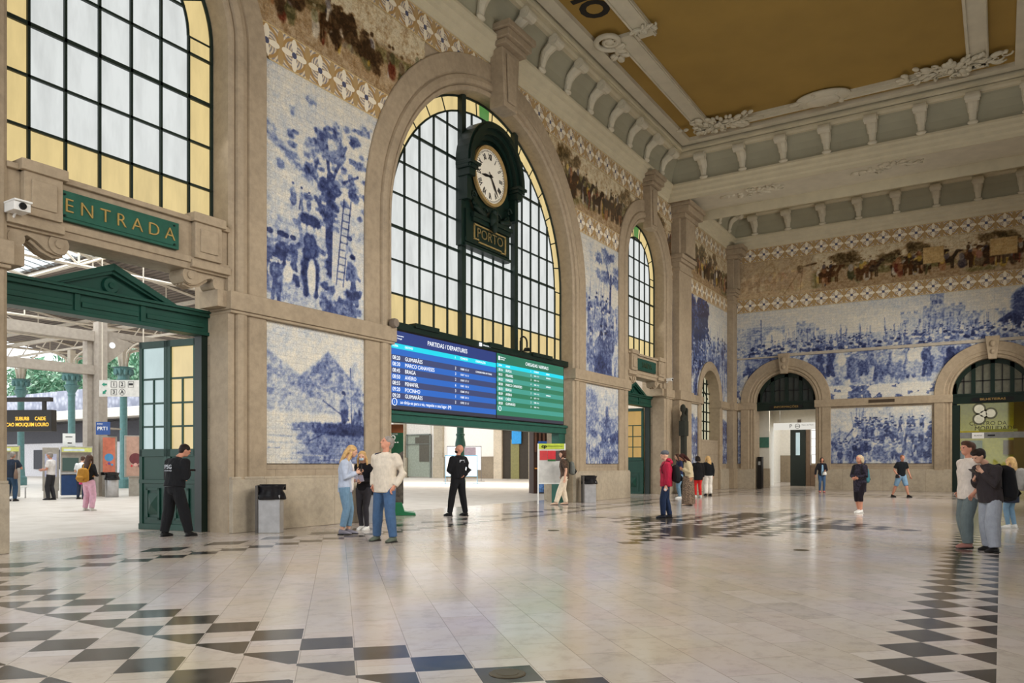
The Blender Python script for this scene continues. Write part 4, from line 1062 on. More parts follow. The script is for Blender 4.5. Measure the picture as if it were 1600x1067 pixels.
def screen(nm, x0, x1, top, rows_, mats, head, bar):
    m = MB(); z = BZ1-top; y = -.012
    m.box(x0, x1, y, 0, z-head, z, 0); z -= head; m.box(x0, x1, y, 0, z-bar, z, 3); z -= bar
    n = rows_; h = (z-(BZ0+.1))/n
    for i in range(n): m.box(x0, x1, y, 0, z-h, z, 1 if i % 2 == 0 else 2); z -= h
    m.box(x0, x1, y, 0, BZ0, z, 4)
    o = m.build(nm, mats+[GREYBAR], t); return h
hB = screen('blue_screen', BX0, SX-.03, .0, 9, cB, .32, .13); hG = screen('green_screen', SX+.03, BX1, .0, 10, cG, .3, .12)
TW = emit('screen_text_white', (240, 244, 248), 1.0)
SCRT = []
def st(s, size, x, z, al='LEFT', wide=.95, off=0): return text(s, size, TW, face_neg_y(x, -.02, z), t, 'screen_text', .001, al, off, wide, join=SCRT)
st('PARTIDAS / DEPARTURES', .17, (BX0+SX)/2, BZ1-.16, 'CENTER'); st('CHEGADAS / ARRIVALS', .15, (BX1+SX)/2+.3, BZ1-.16, 'CENTER')
zb = BZ1-.32; st('HORA', .08, BX0+.12, zb-.065); st('DESTINO', .08, BX0+.6, zb-.065); st('L', .08, BX0+2.75, zb-.065); st('COMBOIO', .08, BX0+3.0, zb-.065); st('OBSERVAÇÕES', .08, BX0+3.75, zb-.065)
dep = [('08:20', 'GUIMARÃES'), ('08:30', 'MARCO CANAVESES'), ('08:45', 'BRAGA'), ('08:50', 'AVEIRO'), ('08:55', 'PENAFIEL'), ('09:20', 'POCINHO'), ('09:20', 'GUIMARÃES')]
for i, (a, b) in enumerate(dep):
    z = zb-.13-hB*(1.5+i); st(a, .14, BX0+.12, z); st(b, .14, BX0+.6, z); st(str((2, 3, 2, 6, 3, 1, 2)[i]), .11, BX0+2.75, z); st('%d  %d  %s' % (15600+17*i, 15+i, 'U'), .08, BX0+3.0, z)
st('COMBOIO PÁRA EM TODAS', .07, BX0+3.75, zb-.13-hB*1.5)
st('ao dirija-se para a via, respeite o seu lugar. (M)', .12, BX0+.42, zb-.13-hB*8.5)
m = MB(); m.tube([(BX0+.2+.09*math.cos(a*.4), -.02, zb-.13-hB*8.5+.09*math.sin(a*.4)) for a in range(17)], .008, n=5); m.build('info_ring', TW, t); st('i', .11, BX0+.185, zb-.13-hB*8.5)
zg = BZ1-.3; st('HORA', .07, SX+.1, zg-.06); st('ORIGEM', .07, SX+.5, zg-.06); st('L', .07, SX+2.0, zg-.06); st('COMBOIO', .07, SX+2.2, zg-.06); st('OBSERV.', .07, SX+3.0, zg-.06)
for i, (a, b) in enumerate((('08:16', 'BRAGA'), ('08:21', 'PENAFIEL'), ('08:23', 'PAREDES'), ('08:28', 'MARCO CANAVESES'), ('08:33', 'BRAGA'), ('08:39', 'AVEIRO'), ('08:40', 'CAÍDE'), ('08:50', 'GUIMARÃES'))):
    z = zg-.12-hG*(.5+i); st(a, .11, SX+.1, z); st(b, .11, SX+.5, z); st(str(2+i % 3), .09, SX+2.0, z); st('%d  %d  U' % (15622+i*31, 12+i), .065, SX+2.2, z)
    if i in (0, 2, 4): st('SUPRIMIDO', .065, SX+3.0, z)
m = MB(); m.tube([(SX+.18+.07*math.cos(a*.4), -.02, zg-.12-hG*8.6+.07*math.sin(a*.4)) for a in range(17)], .007, n=5); m.build('info_ring', TW, t)
m = MB(); m.box(BX0+.12, BX0+.2, -.02, -.01, BZ1-.2, BZ1-.1); m.box(SX+.1, SX+.18, -.02, -.01, BZ1-.2, BZ1-.08); m.build('logo_mark', TW, t)
st('Infraestruturas', .055, BX0+.24, BZ1-.12); st('de Portugal', .055, BX0+.24, BZ1-.19); st('Infraestruturas', .05, SX+.22, BZ1-.11); st('de Portugal', .05, SX+.22, BZ1-.17)
join_text(SCRT, 'screen_text', TW, t)
m = MB(); m.box(BX0-.06, BX1+.4, .0, .4, BZ1+.05, BZ1+.24); m.box(BX0+1.0, BX0+2.0, -.06, .2, BZ1+.18, BZ1+.3); m.box(SX-.4, SX+.3, -.06, .2, BZ1+.12, BZ1+.27); m.box(SX+2.1, SX+3.4, -.06, .2, BZ1+.16, BZ1+.28)
m.build('top_casing', GREEN_DK, t, bevel=.01)
m = MB(); m.box(SX-.9, SX-.8, -.03, 0, BZ1+.09, BZ1+.19); m.build('casing_logo', TW, t); text('Infraestruturas', .07, TW, face_neg_y(SX-.72, -.01, BZ1+.14), t, 'casing_text', .001, 'LEFT')
t = thing('gooseneck_lamp', 'black hooked gooseneck lamp on top of the green arrivals screen', 'lamp', (SX+1.2, .0, BZ1+.26))
m = MB(); m.tube([(0, 0, -.1), (0, 0, .25)]+[(.2-.2*math.cos(a), 0, .25+.16*math.sin(a)) for a in [i*math.pi/8 for i in range(1, 9)]]+[(.4, 0, .1)], .028); m.build('neck', BLACK, t)
m = MB(); m.lathe([(.001, .1), (.08, .1), (.14, 0), (.001, 0)], (.4, 0, -.02), 14); m.build('lamp_head', BLACK, t)
# green transom beam and posts under the board
t = thing('door_transom', 'dark green steel beam under the departures board with end posts', 'beam', (0, 0, 0))
m = MB(); m.box(14.56, 24.14, .2, .55, 2.42, 2.72); m.box(14.56, 24.14, .14, .6, 2.62, 2.7); m.build('beam', flat('mid_green_paint', (38, 84, 72), .5), t, bevel=.01)
m = MB(); m.box(23.7, 24.14, .25, .55, 0, 2.5); m.build('post', flat('mid_green_paint', (38, 84, 72), .5), t)
m = MB(); m.box(14.56, 14.66, .25, .55, 0, 2.5); m.build('post', flat('mid_green_paint', (38, 84, 72), .5), t)
t = thing('iron_column', 'round green cast iron column standing behind the bald officer', 'column', (35.6, 13.2, 0))
m = MB(); m.lathe([(.3, 0), (.3, .4), (.26, .6), (.22, 2.2), (.26, 2.3), (.3, 2.4), (.28, 2.6), (.22, 2.85), (.22, 2.95), (.25, 2.98), (.25, 3.05), (.2, 3.1), (.2, 7.4)], (0, 0, 0), 20); m.build('shaft', flat('mid_green_paint', (38, 84, 72), .5), t, smooth=False)

# ------------------------------------------------------------------ bins
def bin_(loc, rz, lab, w=.42, d=.32, h=.93, round_=False):
    t = thing('litter_bin', lab, 'bin', loc, rz)
    m = MB()
    if round_: m.lathe([(w*.5, 0), (w*.5, h*.78), (w*.48, h*.8)], (0, 0, 0), 24)
    else: m.box(-w/2, w/2, -d/2, d/2, .0, h*.8)
    m.build('body', STEEL, t, smooth=round_, bevel=0 if round_ else .01)
    if not round_:
        m = MB(); m.box(-w/2-.05, -w/2, -d/2-.02, d/2+.02, 0, h); m.build('side_post', flat('bin_grey', (86, 82, 78), .5), t)
    m = MB(); r = random.Random(3); rs = []
    for z, k_ in ((h*.7, 1.12), (h*.72, 1.22), (h*.82, 1.12), (h*.88, .98), (h*.96, 1.08), (h, 1.2), (h*1.0, 1.0), (h*.9, .9)):
        rs.append([((w/2*k_+r.uniform(-.012, .012))*math.cos(a)*(1 if round_ else 1.15), ((w if round_ else d)/2*k_+r.uniform(-.012, .012))*math.sin(a)*(1 if round_ else 1.2), z+r.uniform(-.012, .012)) for a in [i*math.pi/10 for i in range(20)]])
    m.rings(rs, cap=False); m.build('bin_liner', flat('black_bin_liner', (20, 20, 24), .3), t, smooth=True)
    m = MB(); m.box(-w/2-.05, w/2+.04, d/2-.02, d/2+.04, h*.9, h*1.02); m.build('hinge_bar', BLACK, t)
    return t
bin_((10.35, -.62, 0), -.95, 'steel litter bin with black liner against the stone pier near the entrance')
bin_((13.3, -.6, 0), -.9, 'steel litter bin hidden behind the man in the white shirt')
bin_((24.35, -.6, 0), -.9, 'steel litter bin with black liner right of the clock arch')
# small round floor covers
for x, y, lab in ((4.19, -10.11, 'round metal floor cover in the near checkered floor band'), (13.73, -5.11, 'small dark floor cover in the middle of the left floor'), (12.67, -10.15, 'small dark floor cover right of the centre of the hall')):
    m = MB(); m.lathe([(.001, 0), (.11, 0), (.12, -.004)], (0, 0, .006), 20); m.lathe([(.001, 0), (.07, .0), (.075, -.003)], (0, 0, .009), 16)
    o = m.build('floor_cover', flat('cover_metal', (96, 88, 72), .4, .4)); o.location = (x, y, 0); tag(o, lab, 'floor cover')
# statue in the left bay
t = thing('figure_statue', 'slim dark silhouette statue standing before the pilaster at the far left bay', 'statue', (33.72, -.66, 0))
DB = flat('dark_bronze', (44, 46, 40), .6)
m = MB(); m.box(-.28, .28, -.2, .2, 0, .25); m.box(-.16, .16, -.1, .1, .25, 2.75); m.build('post', DB, t, bevel=.015)
m = MB(); m.box(-.26, .26, -.14, .14, 2.62, 3.3); m.tube([(0, 0, 3.25), (0, 0, 3.48), (-.03, 0, 3.6)], [(.22, .14), (.24, .15), (.08, .08)], n=10, side=(1, 0, 0)); m.poly([(.05, -.12, 3.3), (.27, -.12, 3.3), (.27, -.12, 3.85), (.12, -.12, 3.9)], (0, .24, 0))
m.ball((-.09, 0, 3.86), .13, .13, .2); m.tube([(-.07, 0, 3.5), (-.08, 0, 3.72)], .07); m.build('figure', DB, t, bevel=.015)
# small arch window in the far bay
cx, zs, h, _ = ARCH['niche']; win_n[0] += 1
w = sempty('window_%d' % win_n[0])
m = MB(); m.poly([(cx-h, .5, 2.6)]+[(cx+h*math.cos(math.pi*(1-i/20)), .5, zs+h*math.sin(math.pi*(1-i/20))) for i in range(21)]+[(cx+h, .5, 2.6)], (0, .02, 0)); m.build('glass', mk_glass('dim_daylit_glass', (196, 190, 160), .8), w)
m = MB()
for i in range(1, 6): x = cx-h+i*h/3; m.box(x-.03, x+.03, .43, .5, 2.6, arch_z(x, cx, zs, h))
for i in range(7): z = 2.6+i*.5; hh = h if z < zs else math.sqrt(max(.01, h*h-(z-zs)**2)); m.box(cx-hh, cx+hh, .43, .5, z-.03, z+.03)
for s in (-1, 1): m.tube([(cx-s*1.2, .46, zs+.1), (cx+s*.7, .46, zs+1.3)], .025)
m.build('window_bars', MUNTIN, w)
m = MB(); m.box(cx-h, cx+h, .3, .95, 0, 2.6); trim(m, STONE_LT)
# ------------------------------------------------------------------ doorways in the end wall
def end_door(cy, half, word, lab, parts=4):
    t = thing('door_fanlight', lab, 'fanlight', (LX+.45, cy, 0))
    m = MB(); zs = 4.72
    rs = []
    for i in range(25):
        a = math.pi*i/24; c_, s_ = math.cos(a), math.sin(a); r0, r1 = half-.22, half
        rs.append([(0, r0*c_, zs+r0*s_), (-.1, r0*c_, zs+r0*s_), (-.1, r1*c_, zs+r1*s_), (0, r1*c_, zs+r1*s_)])
    m.rings(rs); m.box(-.12, .06, -half, half, 4.28, 4.72); m.box(-.16, .06, -half, half, 4.66, 4.76)
    for k_ in range(parts+1):
        y = -half+.1+(2*half-.2)*k_/parts
        zt = zs+math.sqrt(max(.01, half**2-y*y))-.02; w = .09
        m.box(-.1, 0, y-w, y+w, zs, zt)
    m.build('fanlight_frame', GREEN_DK, t)
    m = MB()
    for k_ in range(parts):
        y = -half+.1+(2*half-.2)*(k_+.5)/parts; zt = zs+math.sqrt(max(.01, half**2-y*y))-.1; m.box(-.07, -.02, y-.02, y+.02, zs, zt)
    m.box(-.07, -.02, -half+.2, half-.2, zs+.62, zs+.66); m.build('glazing_bars', BLACK, t)
    m = MB(); m.poly([(0, half*.93*math.cos(math.pi*i/20), zs+half*.93*math.sin(math.pi*i/20)) for i in range(21)], (.01, 0, 0)); m.build('glass', flat('dim_olive_glass', (96, 94, 78), .15) if cy < -8 else flat('dim_dark_glass', (52, 58, 56), .15), t)
    m = MB(); m.box(-.2, -.12, -.85, .85, 4.36, 4.54); m.build('name_plate', BLACK, t)
    text(word, .15, BRONZE, face_neg_x(-.205, 0, 4.45), t, 'lettering', .004, wide=1.25)
    return t
end_door(-2.95, 1.58, 'INFORMAÇÕES', 'dark arched fanlight with gilt lettering over the left end door')
end_door(-12.46, 1.68, 'BILHETEIRAS', 'dark arched fanlight with gilt lettering over the yellow ticket office door')
# room behind the left end door
WALLW = flat('white_room_wall', (226, 222, 210), .7, 0, .02); BROWN = flat('brown_panelling', (112, 92, 74), .5)
m = MB(); m.box(44, 50.4, -.6, -.4, 0, 5.2); m.box(44, 50.4, -6.6, -6.4, 0, 5.2); m.box(44, 50.4, -6.6, -.4, 4.75, 5.0)
m.box(50.2, 50.4, -6.6, -2.9, 0, 1.2); m.box(50.2, 50.4, -6.6, -3.4, 0, 4.75); m.box(50.2, 50.4, -6.5, -.4, 3.7, 4.75); m.box(50.2, 50.4, -2.75, -1.75, 0, 3.7)
struct(m.build('wall_vestibule', WALLW))
m = MB(); m.box(45.6, 45.75, -1.5, -.6, 1.1, 4.75); m.build('partition', WALLW); bpy.data.objects['partition']['kind'] = 'structure'
m = MB(); m.box(45.56, 45.78, -1.52, -.6, 0, 1.1); o = m.build('partition_base', STONE_LT); struct(o)
m = MB(); m.box(-.05, 0, -.35, .35, -.3, .3); o = m.build('wall_picture', flat('framed_teal_notice', (70, 120, 104), .4)); o.location = (45.58, -1.15, 2.6); tag(o, 'small green framed notice on the white partition inside the left end door', 'picture')
m = MB(); m.box(0, .08, -.45, .45, 0, 3.6); o = m.build('open_door', flat('dark_green_black', (30, 40, 38), .4)); o.location = (50.0, -2.15, 0); tag(o, 'dark green open exit door inside the vestibule', 'door'); 
m = MB(); m.box(-.02, 0, -.12, .12, 1.9, 3.3); m.build('door_glass', PANE_B, o)
m = MB(); m.box(50.0, 50.15, -2.72, -2.62, 0, 3.7); m.box(49.9, 50.1, -2.9, -2.7, 0, 3.7); m.box(49.95, 50.2, -3.4, -2.75, 0, 1.3); o = m.build('wall_panelling', BROWN); struct(o)
win_n[0] += 1; m = MB(); m.box(50.1, 50.15, -3.35, -2.95, 1.4, 3.7); w = struct(m.build('window_%d' % win_n[0], emit('bright_daylight_pane', (244, 246, 244), 1.3)))
m = MB(); [m.box(50.05, 50.1, -3.35, -2.95, z, z+.03) for z in (1.9, 2.4, 2.9, 3.4)]; m.build('glazing_bars', BROWN, w)
m = MB(); m.box(43.99, 50.2, -6.4, -6.3, 0, 1.2); m.box(43.99, 50.2, -6.39, -6.35, 1.2, 4.7); struct(m.build('wall_side_panelling', BROWN))
m = MB(); m.box(47, 48.6, -3.9, -3.2, 4.7, 4.74); t = m.build('ceiling_light', emit('ceiling_tube', (255, 250, 240), 1.6)); tag(t, 'white strip light on the vestibule ceiling', 'ceiling light')
t = thing('hanging_sign', 'white hanging direction sign with P and clock symbols inside the left end door', 'sign', (46.2, -2.95, 3.52))
m = MB(); m.box(-.04, .04, -1.3, 1.35, -.2, .2); m.build('panel', emit('sign_white_lit', (222, 218, 208), .75), t)
m = MB(); m.box(-.01, .01, -1.0, -.98, .2, 1.2); m.box(-.01, .01, .98, 1.0, .2, 1.2); m.build('hanger', STEEL, t)
text('P', .3, BLACK, face_neg_x(-.045, .38, 0), t, 'symbol'); text('Metro do Porto', .1, BLACK, face_neg_x(-.045, -.55, .06), t, 'small_text', .002)
m = MB(); m.tube([(-.05, -.0+.13*math.cos(a*.5), .13*math.sin(a*.5)) for a in range(14)], .015, n=5); m.box(-.06, -.045, -.1, .1, -.02, .02); m.poly([(-.05, -1.1, -.12), (-.05, -1.14, -.12), (-.05, -1.14, .12), (-.05, -1.1, .12)], (-.01, 0, 0)); m.poly([(-.05, -1.04, .06), (-.05, -1.2, .06), (-.05, -1.12, .15)], (-.01, 0, 0)); m.build('pictograms', BLACK, t)
for i, y in enumerate((-2.2, -3.3)):
    m = MB(); m.box(-.03, 0, -.1, .1, -.12, .12); o = m.build('wall_grille', flat('brown_grille', (110, 96, 80), .6)); o.location = (50.17, y, 4.0); tag(o, ('left', 'right')[i]+' of two small brown grilles above the vestibule sign', 'grille')
t = thing('black_cabinet', 'tall narrow black cabinet standing left inside the left end doorway', 'cabinet', (43.35, -1.58, 0))
m = MB(); m.box(-.2, .2, -.12, .12, 0, 1.75); m.build('body', BLACK, t, bevel=.02); m = MB(); m.box(-.22, -.2, -.06, .06, 1.3, 1.5); m.build('label_plate', flat('grey_label', (150, 150, 146), .5), t)
# ticket office behind the right end door
YEL = flat('lime_yellow_wall', (206, 196, 70), .6); 
m = MB(); m.box(44, 52, -8.9, -8.7, 0, 5); m.box(44, 52, -17, -16.8, 0, 5); m.box(44, 52, -17, -8.7, 4.9, 5.1); m.box(51.8, 52, -17, -8.7, 0, 5); struct(m.build('wall_office', YEL))
m = MB(); m.box(51.0, 51.8, -16.8, -13.4, 0, 4.9); struct(m.build('partition_dark', flat('olive_brown_partition', (96, 78, 44), .5)))
area_light('office_light', (47, -12, 4.7), (0, 0, -1), 3, 4, 150, (1, .93, .7))
area_light('vestibule_light', (47, -3, 4.6), (0, 0, -1), 3, 3, 110, (1, .96, .88))
t = thing('office_doors', 'dark framed glass doors of the yellow ticket office with trefoil emblem', 'door', (43.55, -12.46, 0))
m = MB()
for y in (-1.58, 1.58): m.box(-.06, .06, y-.1, y+.1, 0, 4.3)
m.box(-.3, .05, -1.68, -1.4, 0, 4.2); m.box(-.3, .05, 1.35, 1.68, 0, 4.2)
m.build('frame', GREEN_DK, t)
m = MB(); m.box(-.01, .01, -1.5, 1.5, 2.95, 4.28); m.build('upper_glass', mk_clear('tinted_glass', (.86, .9, .5), .85), t)
m = MB(); m.box(-.01, .01, -1.5, 1.5, 0.0, 2.6); m.build('lower_glass', CLEAR, t)
m = MB(); m.box(-.05, .05, -1.5, 1.5, 2.6, 2.88); m.build('fascia', flat('grey_fascia', (128, 128, 124), .4), t)
m = MB(); m.box(-.06, .06, -1.0, .55, 2.9, 3.02); m.build('olive_bar', flat('olive_bar', (120, 122, 40), .4), t)
m = MB()
for (y, z, r) in ((.55, 4.0, .23), (.08, 3.78, .22), (.55, 3.52, .23), (.38, 3.76, .16)): m.lathe([(.001, -.05), (r+.06, -.05), (r+.06, -.02), (.001, -.02)], (0, y, z), 22, 'x')
m.build('emblem_border', flat('emblem_olive', (96, 96, 74), .5), t)
m = MB()
for (y, z, r) in ((.55, 4.0, .21), (.08, 3.78, .2), (.55, 3.52, .21), (.38, 3.76, .15)): m.lathe([(.001, -.08), (r, -.08), (r, -.05), (.001, -.05)], (0, y, z), 22, 'x')
m.build('emblem', flat('emblem_white', (208, 206, 186), .5), t)
OL = flat('olive_letters', (84, 84, 40), .5)
text('CENTRO DA', .27, OL, face_neg_x(-.03, .2, 3.3), t, 'lettering', .004); text('MOBILIDADE', .29, flat('dark_olive_letters', (50, 48, 22), .5), face_neg_x(-.03, -.1, 3.06), t, 'lettering', .004)
m = MB(); m.box(-.12, -.06, .35, .85, 2.58, 2.86); m.build('small_notice', WHITE, t); text('BILHETES', .08, BLACK, face_neg_x(-.125, .6, 2.72), t, 'notice_text', .002)
m = MB(); m.box(-.09, -.05, -.1, .2, 2.7, 2.76); m.build('slot', BLACK, t)
t = thing('info_stand', 'grey poster stand with white notices inside the ticket office', 'notice stand', (44.4, -11.35, 0))
m = MB(); m.box(-.1, .1, -.3, .3, 0, 2.0); m.build('body', flat('stand_grey', (120, 126, 126), .5), t, bevel=.02)
m = MB()
for z in (1.1, 1.4, 1.72): m.box(-.12, -.1, -.2, .1, z-.12, z+.12)
m.build('notices', WHITE, t)
t = thing('office_counter', 'pale counter with screens at the back of the ticket office', 'counter', (49.5, -12.3, 0))
m = MB(); m.box(-.3, .4, -3, 3, 0, 1.05); m.box(-.4, .5, -3.1, 3.1, 1.05, 1.12); m.build('counter', flat('cream_counter', (190, 180, 130), .5), t)
for i, (y, z) in enumerate(((-1.0, 2.3), (1.0, 2.3))):
    m = MB(); m.box(-.06, 0, -.5, .5, -.4, .4); o = m.build('wall_screen', (flat('brown_screen', (112, 84, 44), .4), flat('grey_screen', (140, 150, 140), .3))[i]); o.location = (51.7, -12.4+y, z); tag(o, ('brown', 'pale grey')[i]+' screen on the yellow back wall of the ticket office', 'screen')

# ------------------------------------------------------------------ train shed roof and concourse
CORR = NT('corrugated_roof'); x, y, z, v = CORR.xyz(); f_ = CORR.mth('SINE', CORR.mth('MULTIPLY', x, 24)); CORR.bump(f_, .8, .05)
CORR = CORR.fin(CORR.ramp(CORR.mth('MULTIPLY_ADD', f_, .5, .5), [(0, srgb(88, 78, 70)), (1, srgb(128, 116, 106))]), .7)
RS = [(-6, 9.3), (8, 12.9), (19.8, 11.0), (31, 9.3)]
m = MB(); 
for (xa, za), (xb, zb) in ((RS[0], RS[1]), (RS[2], RS[3])): m.poly([(xa, 1.0, za), (xb, 1.0, zb), (xb, 46, zb), (xa, 46, za)], (0, 0, .12))
struct(m.build('roof_shed', CORR))
t = struct(bpy.data.objects.new('skylight', None)); COL.objects.link(t)
m = MB(); m.poly([(8, 1, 12.9), (19.8, 1, 11), (19.8, 46, 11), (8, 46, 12.9)], (0, 0, .01)); m.build('roof_glass', mk_clear('roof_glass', (.98, 1, 1), .93), t)
m = MB()
for i in range(60): y = 1.2+i*.75; m.poly([(8, y, 12.9), (19.8, y, 11), (19.8, y, 10.95), (8, y, 12.85)], (0, .03, 0))
for i in range(5): x = 8+i*2.36; z = 12.9-i*.38; m.box(x-.05, x+.05, 1, 46, z-.1, z)
m.build('roof_glazing_bars', flat('grey_bars', (150, 156, 160), .6), t)
for i in range(7):
    y = 4+i*6.2
    m = MB(); w = .045
    top = lambda x: np.interp(x, [a for a, _ in RS], [b for _, b in RS])-.15
    xs_ = [-6, -2.5, 1, 4.5, 8, 11.9, 15.8, 19.8, 23.5, 27.3, 31]
    low = lambda x: 8.7+.012*abs(x-8)
    P = [(x, y, top(x)) for x in xs_]; Q = [(x, y, min(low(x), top(x)-.1)) for x in xs_]
    for a, b in zip(P[:-1], P[1:]): m.tube([a, b], (.09), n=4)
    for a, b in zip(Q[:-1], Q[1:]): m.tube([a, b], (.07), n=4)
    for k_ in range(len(xs_)): m.tube([P[k_], Q[k_]], w, n=4)
    for k_ in range(len(xs_)-1): m.tube([P[k_], Q[k_+1]] if k_ % 2 else [Q[k_], P[k_+1]], w, n=4)
    o = m.build('roof_truss', WHITE_STEEL); tag(o, 'cream steel roof truss of the train shed, number of trusses receding', 'truss', 'train shed roof trusses')
    o['label'] = 'cream lattice steel truss under the train shed roof'
# long purlin girders and the lattice fringe
m = MB()
for x, z in ((19.8, 10.8), (31, 9.15), (25.4, 9.9)):
    m.box(x-.08, x+.08, 1.05, 46, z-.12, z+.05)
tag(m.build('roof_purlin', WHITE_STEEL), 'long cream roof purlins running along the train shed', 'girder', None, 'stuff')
COLG = flat('blue_green_iron', (88, 128, 128), .5)
def shed_column(x, y, lab):
    t = thing('shed_column', lab, 'column', (x, y, 0), 0, None)
    m = MB(); m.lathe([(.34, 0), (.34, .5), (.24, .6), (.2, 1.2), (.19, 5.4), (.22, 5.45), (.2, 5.6), (.3, 5.8), (.42, 6.05), (.3, 6.1), (.3, 6.3), (.5, 6.7), (.62, 6.75), (.3, 6.8)], (0, 0, 0), 14); m.build('shaft', COLG, t)
    m = MB(); m.box(-.16, .16, -.16, .16, 6.7, 8.15); 
    for a in range(4):
        c_, s_ = math.cos(a*math.pi/2), math.sin(a*math.pi/2)
        m.tube([(c_*.2, s_*.2, 6.8), (c_*.35, s_*.35, 7.6), (c_*.9, s_*.9, 7.9), (c_*2.0, s_*2.0, 8.15)], .06, n=5)
    m.build('upper_struts', WHITE_STEEL, t)
    m = MB()
    for k_ in range(10):
        a = k_*.628; m.ball((.42*math.cos(a), .42*math.sin(a), 6.5), .12, .12, .2, 6, 5)
    m.build('capital_leaves', COLG, t)
shed_column(25, 40.2, 'blue green iron column furthest left on the platforms'); shed_column(25, 34.2, 'blue green iron column behind the second ticket machine'); shed_column(25, 28.8, 'blue green iron column behind the platform number sign')
m = MB(); m.box(24.9, 25.1, 2, 46, 8.9, 9.1)
for i in range(44): m.tube([(25, 2+i, 9.0), (25, 3+i, 8.3 if i % 2 else 9.0)], .04, n=4)
m.box(24.95, 25.05, 2, 46, 8.2, 8.32); tag(m.build('lattice_girder', WHITE_STEEL), 'cream lattice girder along the row of platform columns', 'girder')
# street portal of steel posts
TAUPE = flat('taupe_steel', (160, 150, 138), .6)
t = thing('steel_portal', 'taupe steel post and beams standing between hall and platforms', 'portal', (18.1, 19.5, 0))
m = MB(); m.box(-.3, .08, -.05, .3, 0, 6.9); m.box(-.08, .3, -.5, -.1, 0, 7.3); m.build('post', TAUPE, t)
m = MB(); m.box(-12, 0, -.2, .15, 6.5, 6.92); m.build('beam', TAUPE, t); m = MB(); m.box(-12, 0, -.2, .15, 5.1, 5.48); m.build('beam', TAUPE, t)
m = MB(); m.box(0, 7, -.2, .15, 6.75, 7.0); m.tube([(.1, -.3, 7.2), (1.3, -.3, 7.9), (7, -.3, 7.9)], .12, n=4); m.build('beam', TAUPE, t)
m = MB(); m.poly([(.3, -.3, 6.85), (1.6, -.3, 6.6), (.3, -.3, 5.5)], (0, .06, 0)); m.build('gusset', TAUPE, t)
m = MB(); m.lathe([(.001, 0), (.13, 0), (.13, .02)], (.62, -.33, 6.4), 16, 'y'); m.build('gusset_sky_disc', emit('sky_hole', (236, 240, 240), 1), t)  # glowing disc stands in for sky light through a hole; the gusset is uncut
# retaining wall, hillside, canopies and low buildings beyond the platforms
RW = NT('rubble_wall'); x, y, z, v = RW.xyz(); vo = RW.n('ShaderNodeTexVoronoi'); vo.inputs['Scale'].default_value = 1.6; RW.link(v, vo.inputs['Vector'])
RW = RW.fin(RW.ramp(vo.outputs['Distance'], [(.1, srgb(206, 208, 220)), (.7, srgb(156, 160, 178))]), .9)
m = MB(); m.box(50, 52, 47, 112, 0, 10.2); struct(m.build('wall_retaining', RW))
LEAF = [flat('foliage_green', (136, 184, 150), .8, 0, .2, 2), flat('foliage_pale', (178, 210, 180), .8, 0, .2, 2), flat('foliage_dark', (86, 136, 104), .8, 0, .2, 2)]
def foliage(name, c, rx, ry, rz, n, seed, lab, cat='tree'):
    r = np.random.default_rng(seed)
    t = thing(name, lab, cat, c)
    d = r.normal(size=(n, 3)); d /= np.linalg.norm(d, axis=1)[:, None]; rad = r.random(n)**.33
    lump = 1+.25*np.sin(d[:, 0]*7+seed)*np.cos(d[:, 1]*6+d[:, 2]*5)
    p = d*(rad*lump)[:, None]*np.array([rx, ry, rz]); p[:, 2] += rz*1.1
    q = r.normal(size=(n, 2, 3))*.32
    V = np.stack([p, p+q[:, 0], p+q[:, 1]], 1).reshape(-1, 3)
    me = bpy.data.meshes.new('crown'); me.from_pydata(V.tolist(), [], (np.arange(n*3).reshape(-1, 3)).tolist())
    for mm in LEAF: me.materials.append(mm)
    me.polygons.foreach_set('material_index', r.integers(0, 3, n).tolist())
    o = bpy.data.objects.new('crown', me); COL.objects.link(o); o.parent = t
    m = MB(); m.tube([(0, 0, -.5), (.1, 0, rz*1.1)], [.3, .12]); m.build('trunk', flat('bark', (88, 74, 60), .9), t)
labs = ['pale green tree at the far left above the retaining wall', 'rounded green tree behind the left platform column', 'green tree between the two left platform columns', 'dense green tree behind the steel portal', 'green tree right of the steel portal', 'pale tree behind the right platform column', 'green tree at the right end of the retaining wall']
for i, y in enumerate((101, 93, 85, 77, 69, 61, 53)): foliage('hillside_tree', (56+2*(i % 2), y, 9.0), 4.2, 4.9, 3.2+.6*(i % 3), 3000, i, labs[i])
m = MB(); m.box(41, 47, 40, 100, 5.9, 6.1); m.box(40.9, 41, 40, 100, 5.75, 6.5); m.poly([(41, 40, 6.1), (49, 40, 7.6), (49, 100, 7.6), (41, 100, 6.1)], (0, 0, .05)); tag(m.build('platform_canopy', flat('canopy_white', (240, 234, 222), .6)), 'long cream platform canopy roof beneath the retaining wall', 'canopy')
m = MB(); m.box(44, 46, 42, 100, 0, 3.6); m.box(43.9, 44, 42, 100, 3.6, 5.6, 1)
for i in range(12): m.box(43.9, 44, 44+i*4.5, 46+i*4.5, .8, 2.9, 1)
tag(m.build('platform_building', [flat('platform_wall', (208, 206, 210), .7), flat('platform_shadow', (62, 62, 70), .7)]), 'low pale building along the far platform', 'building')
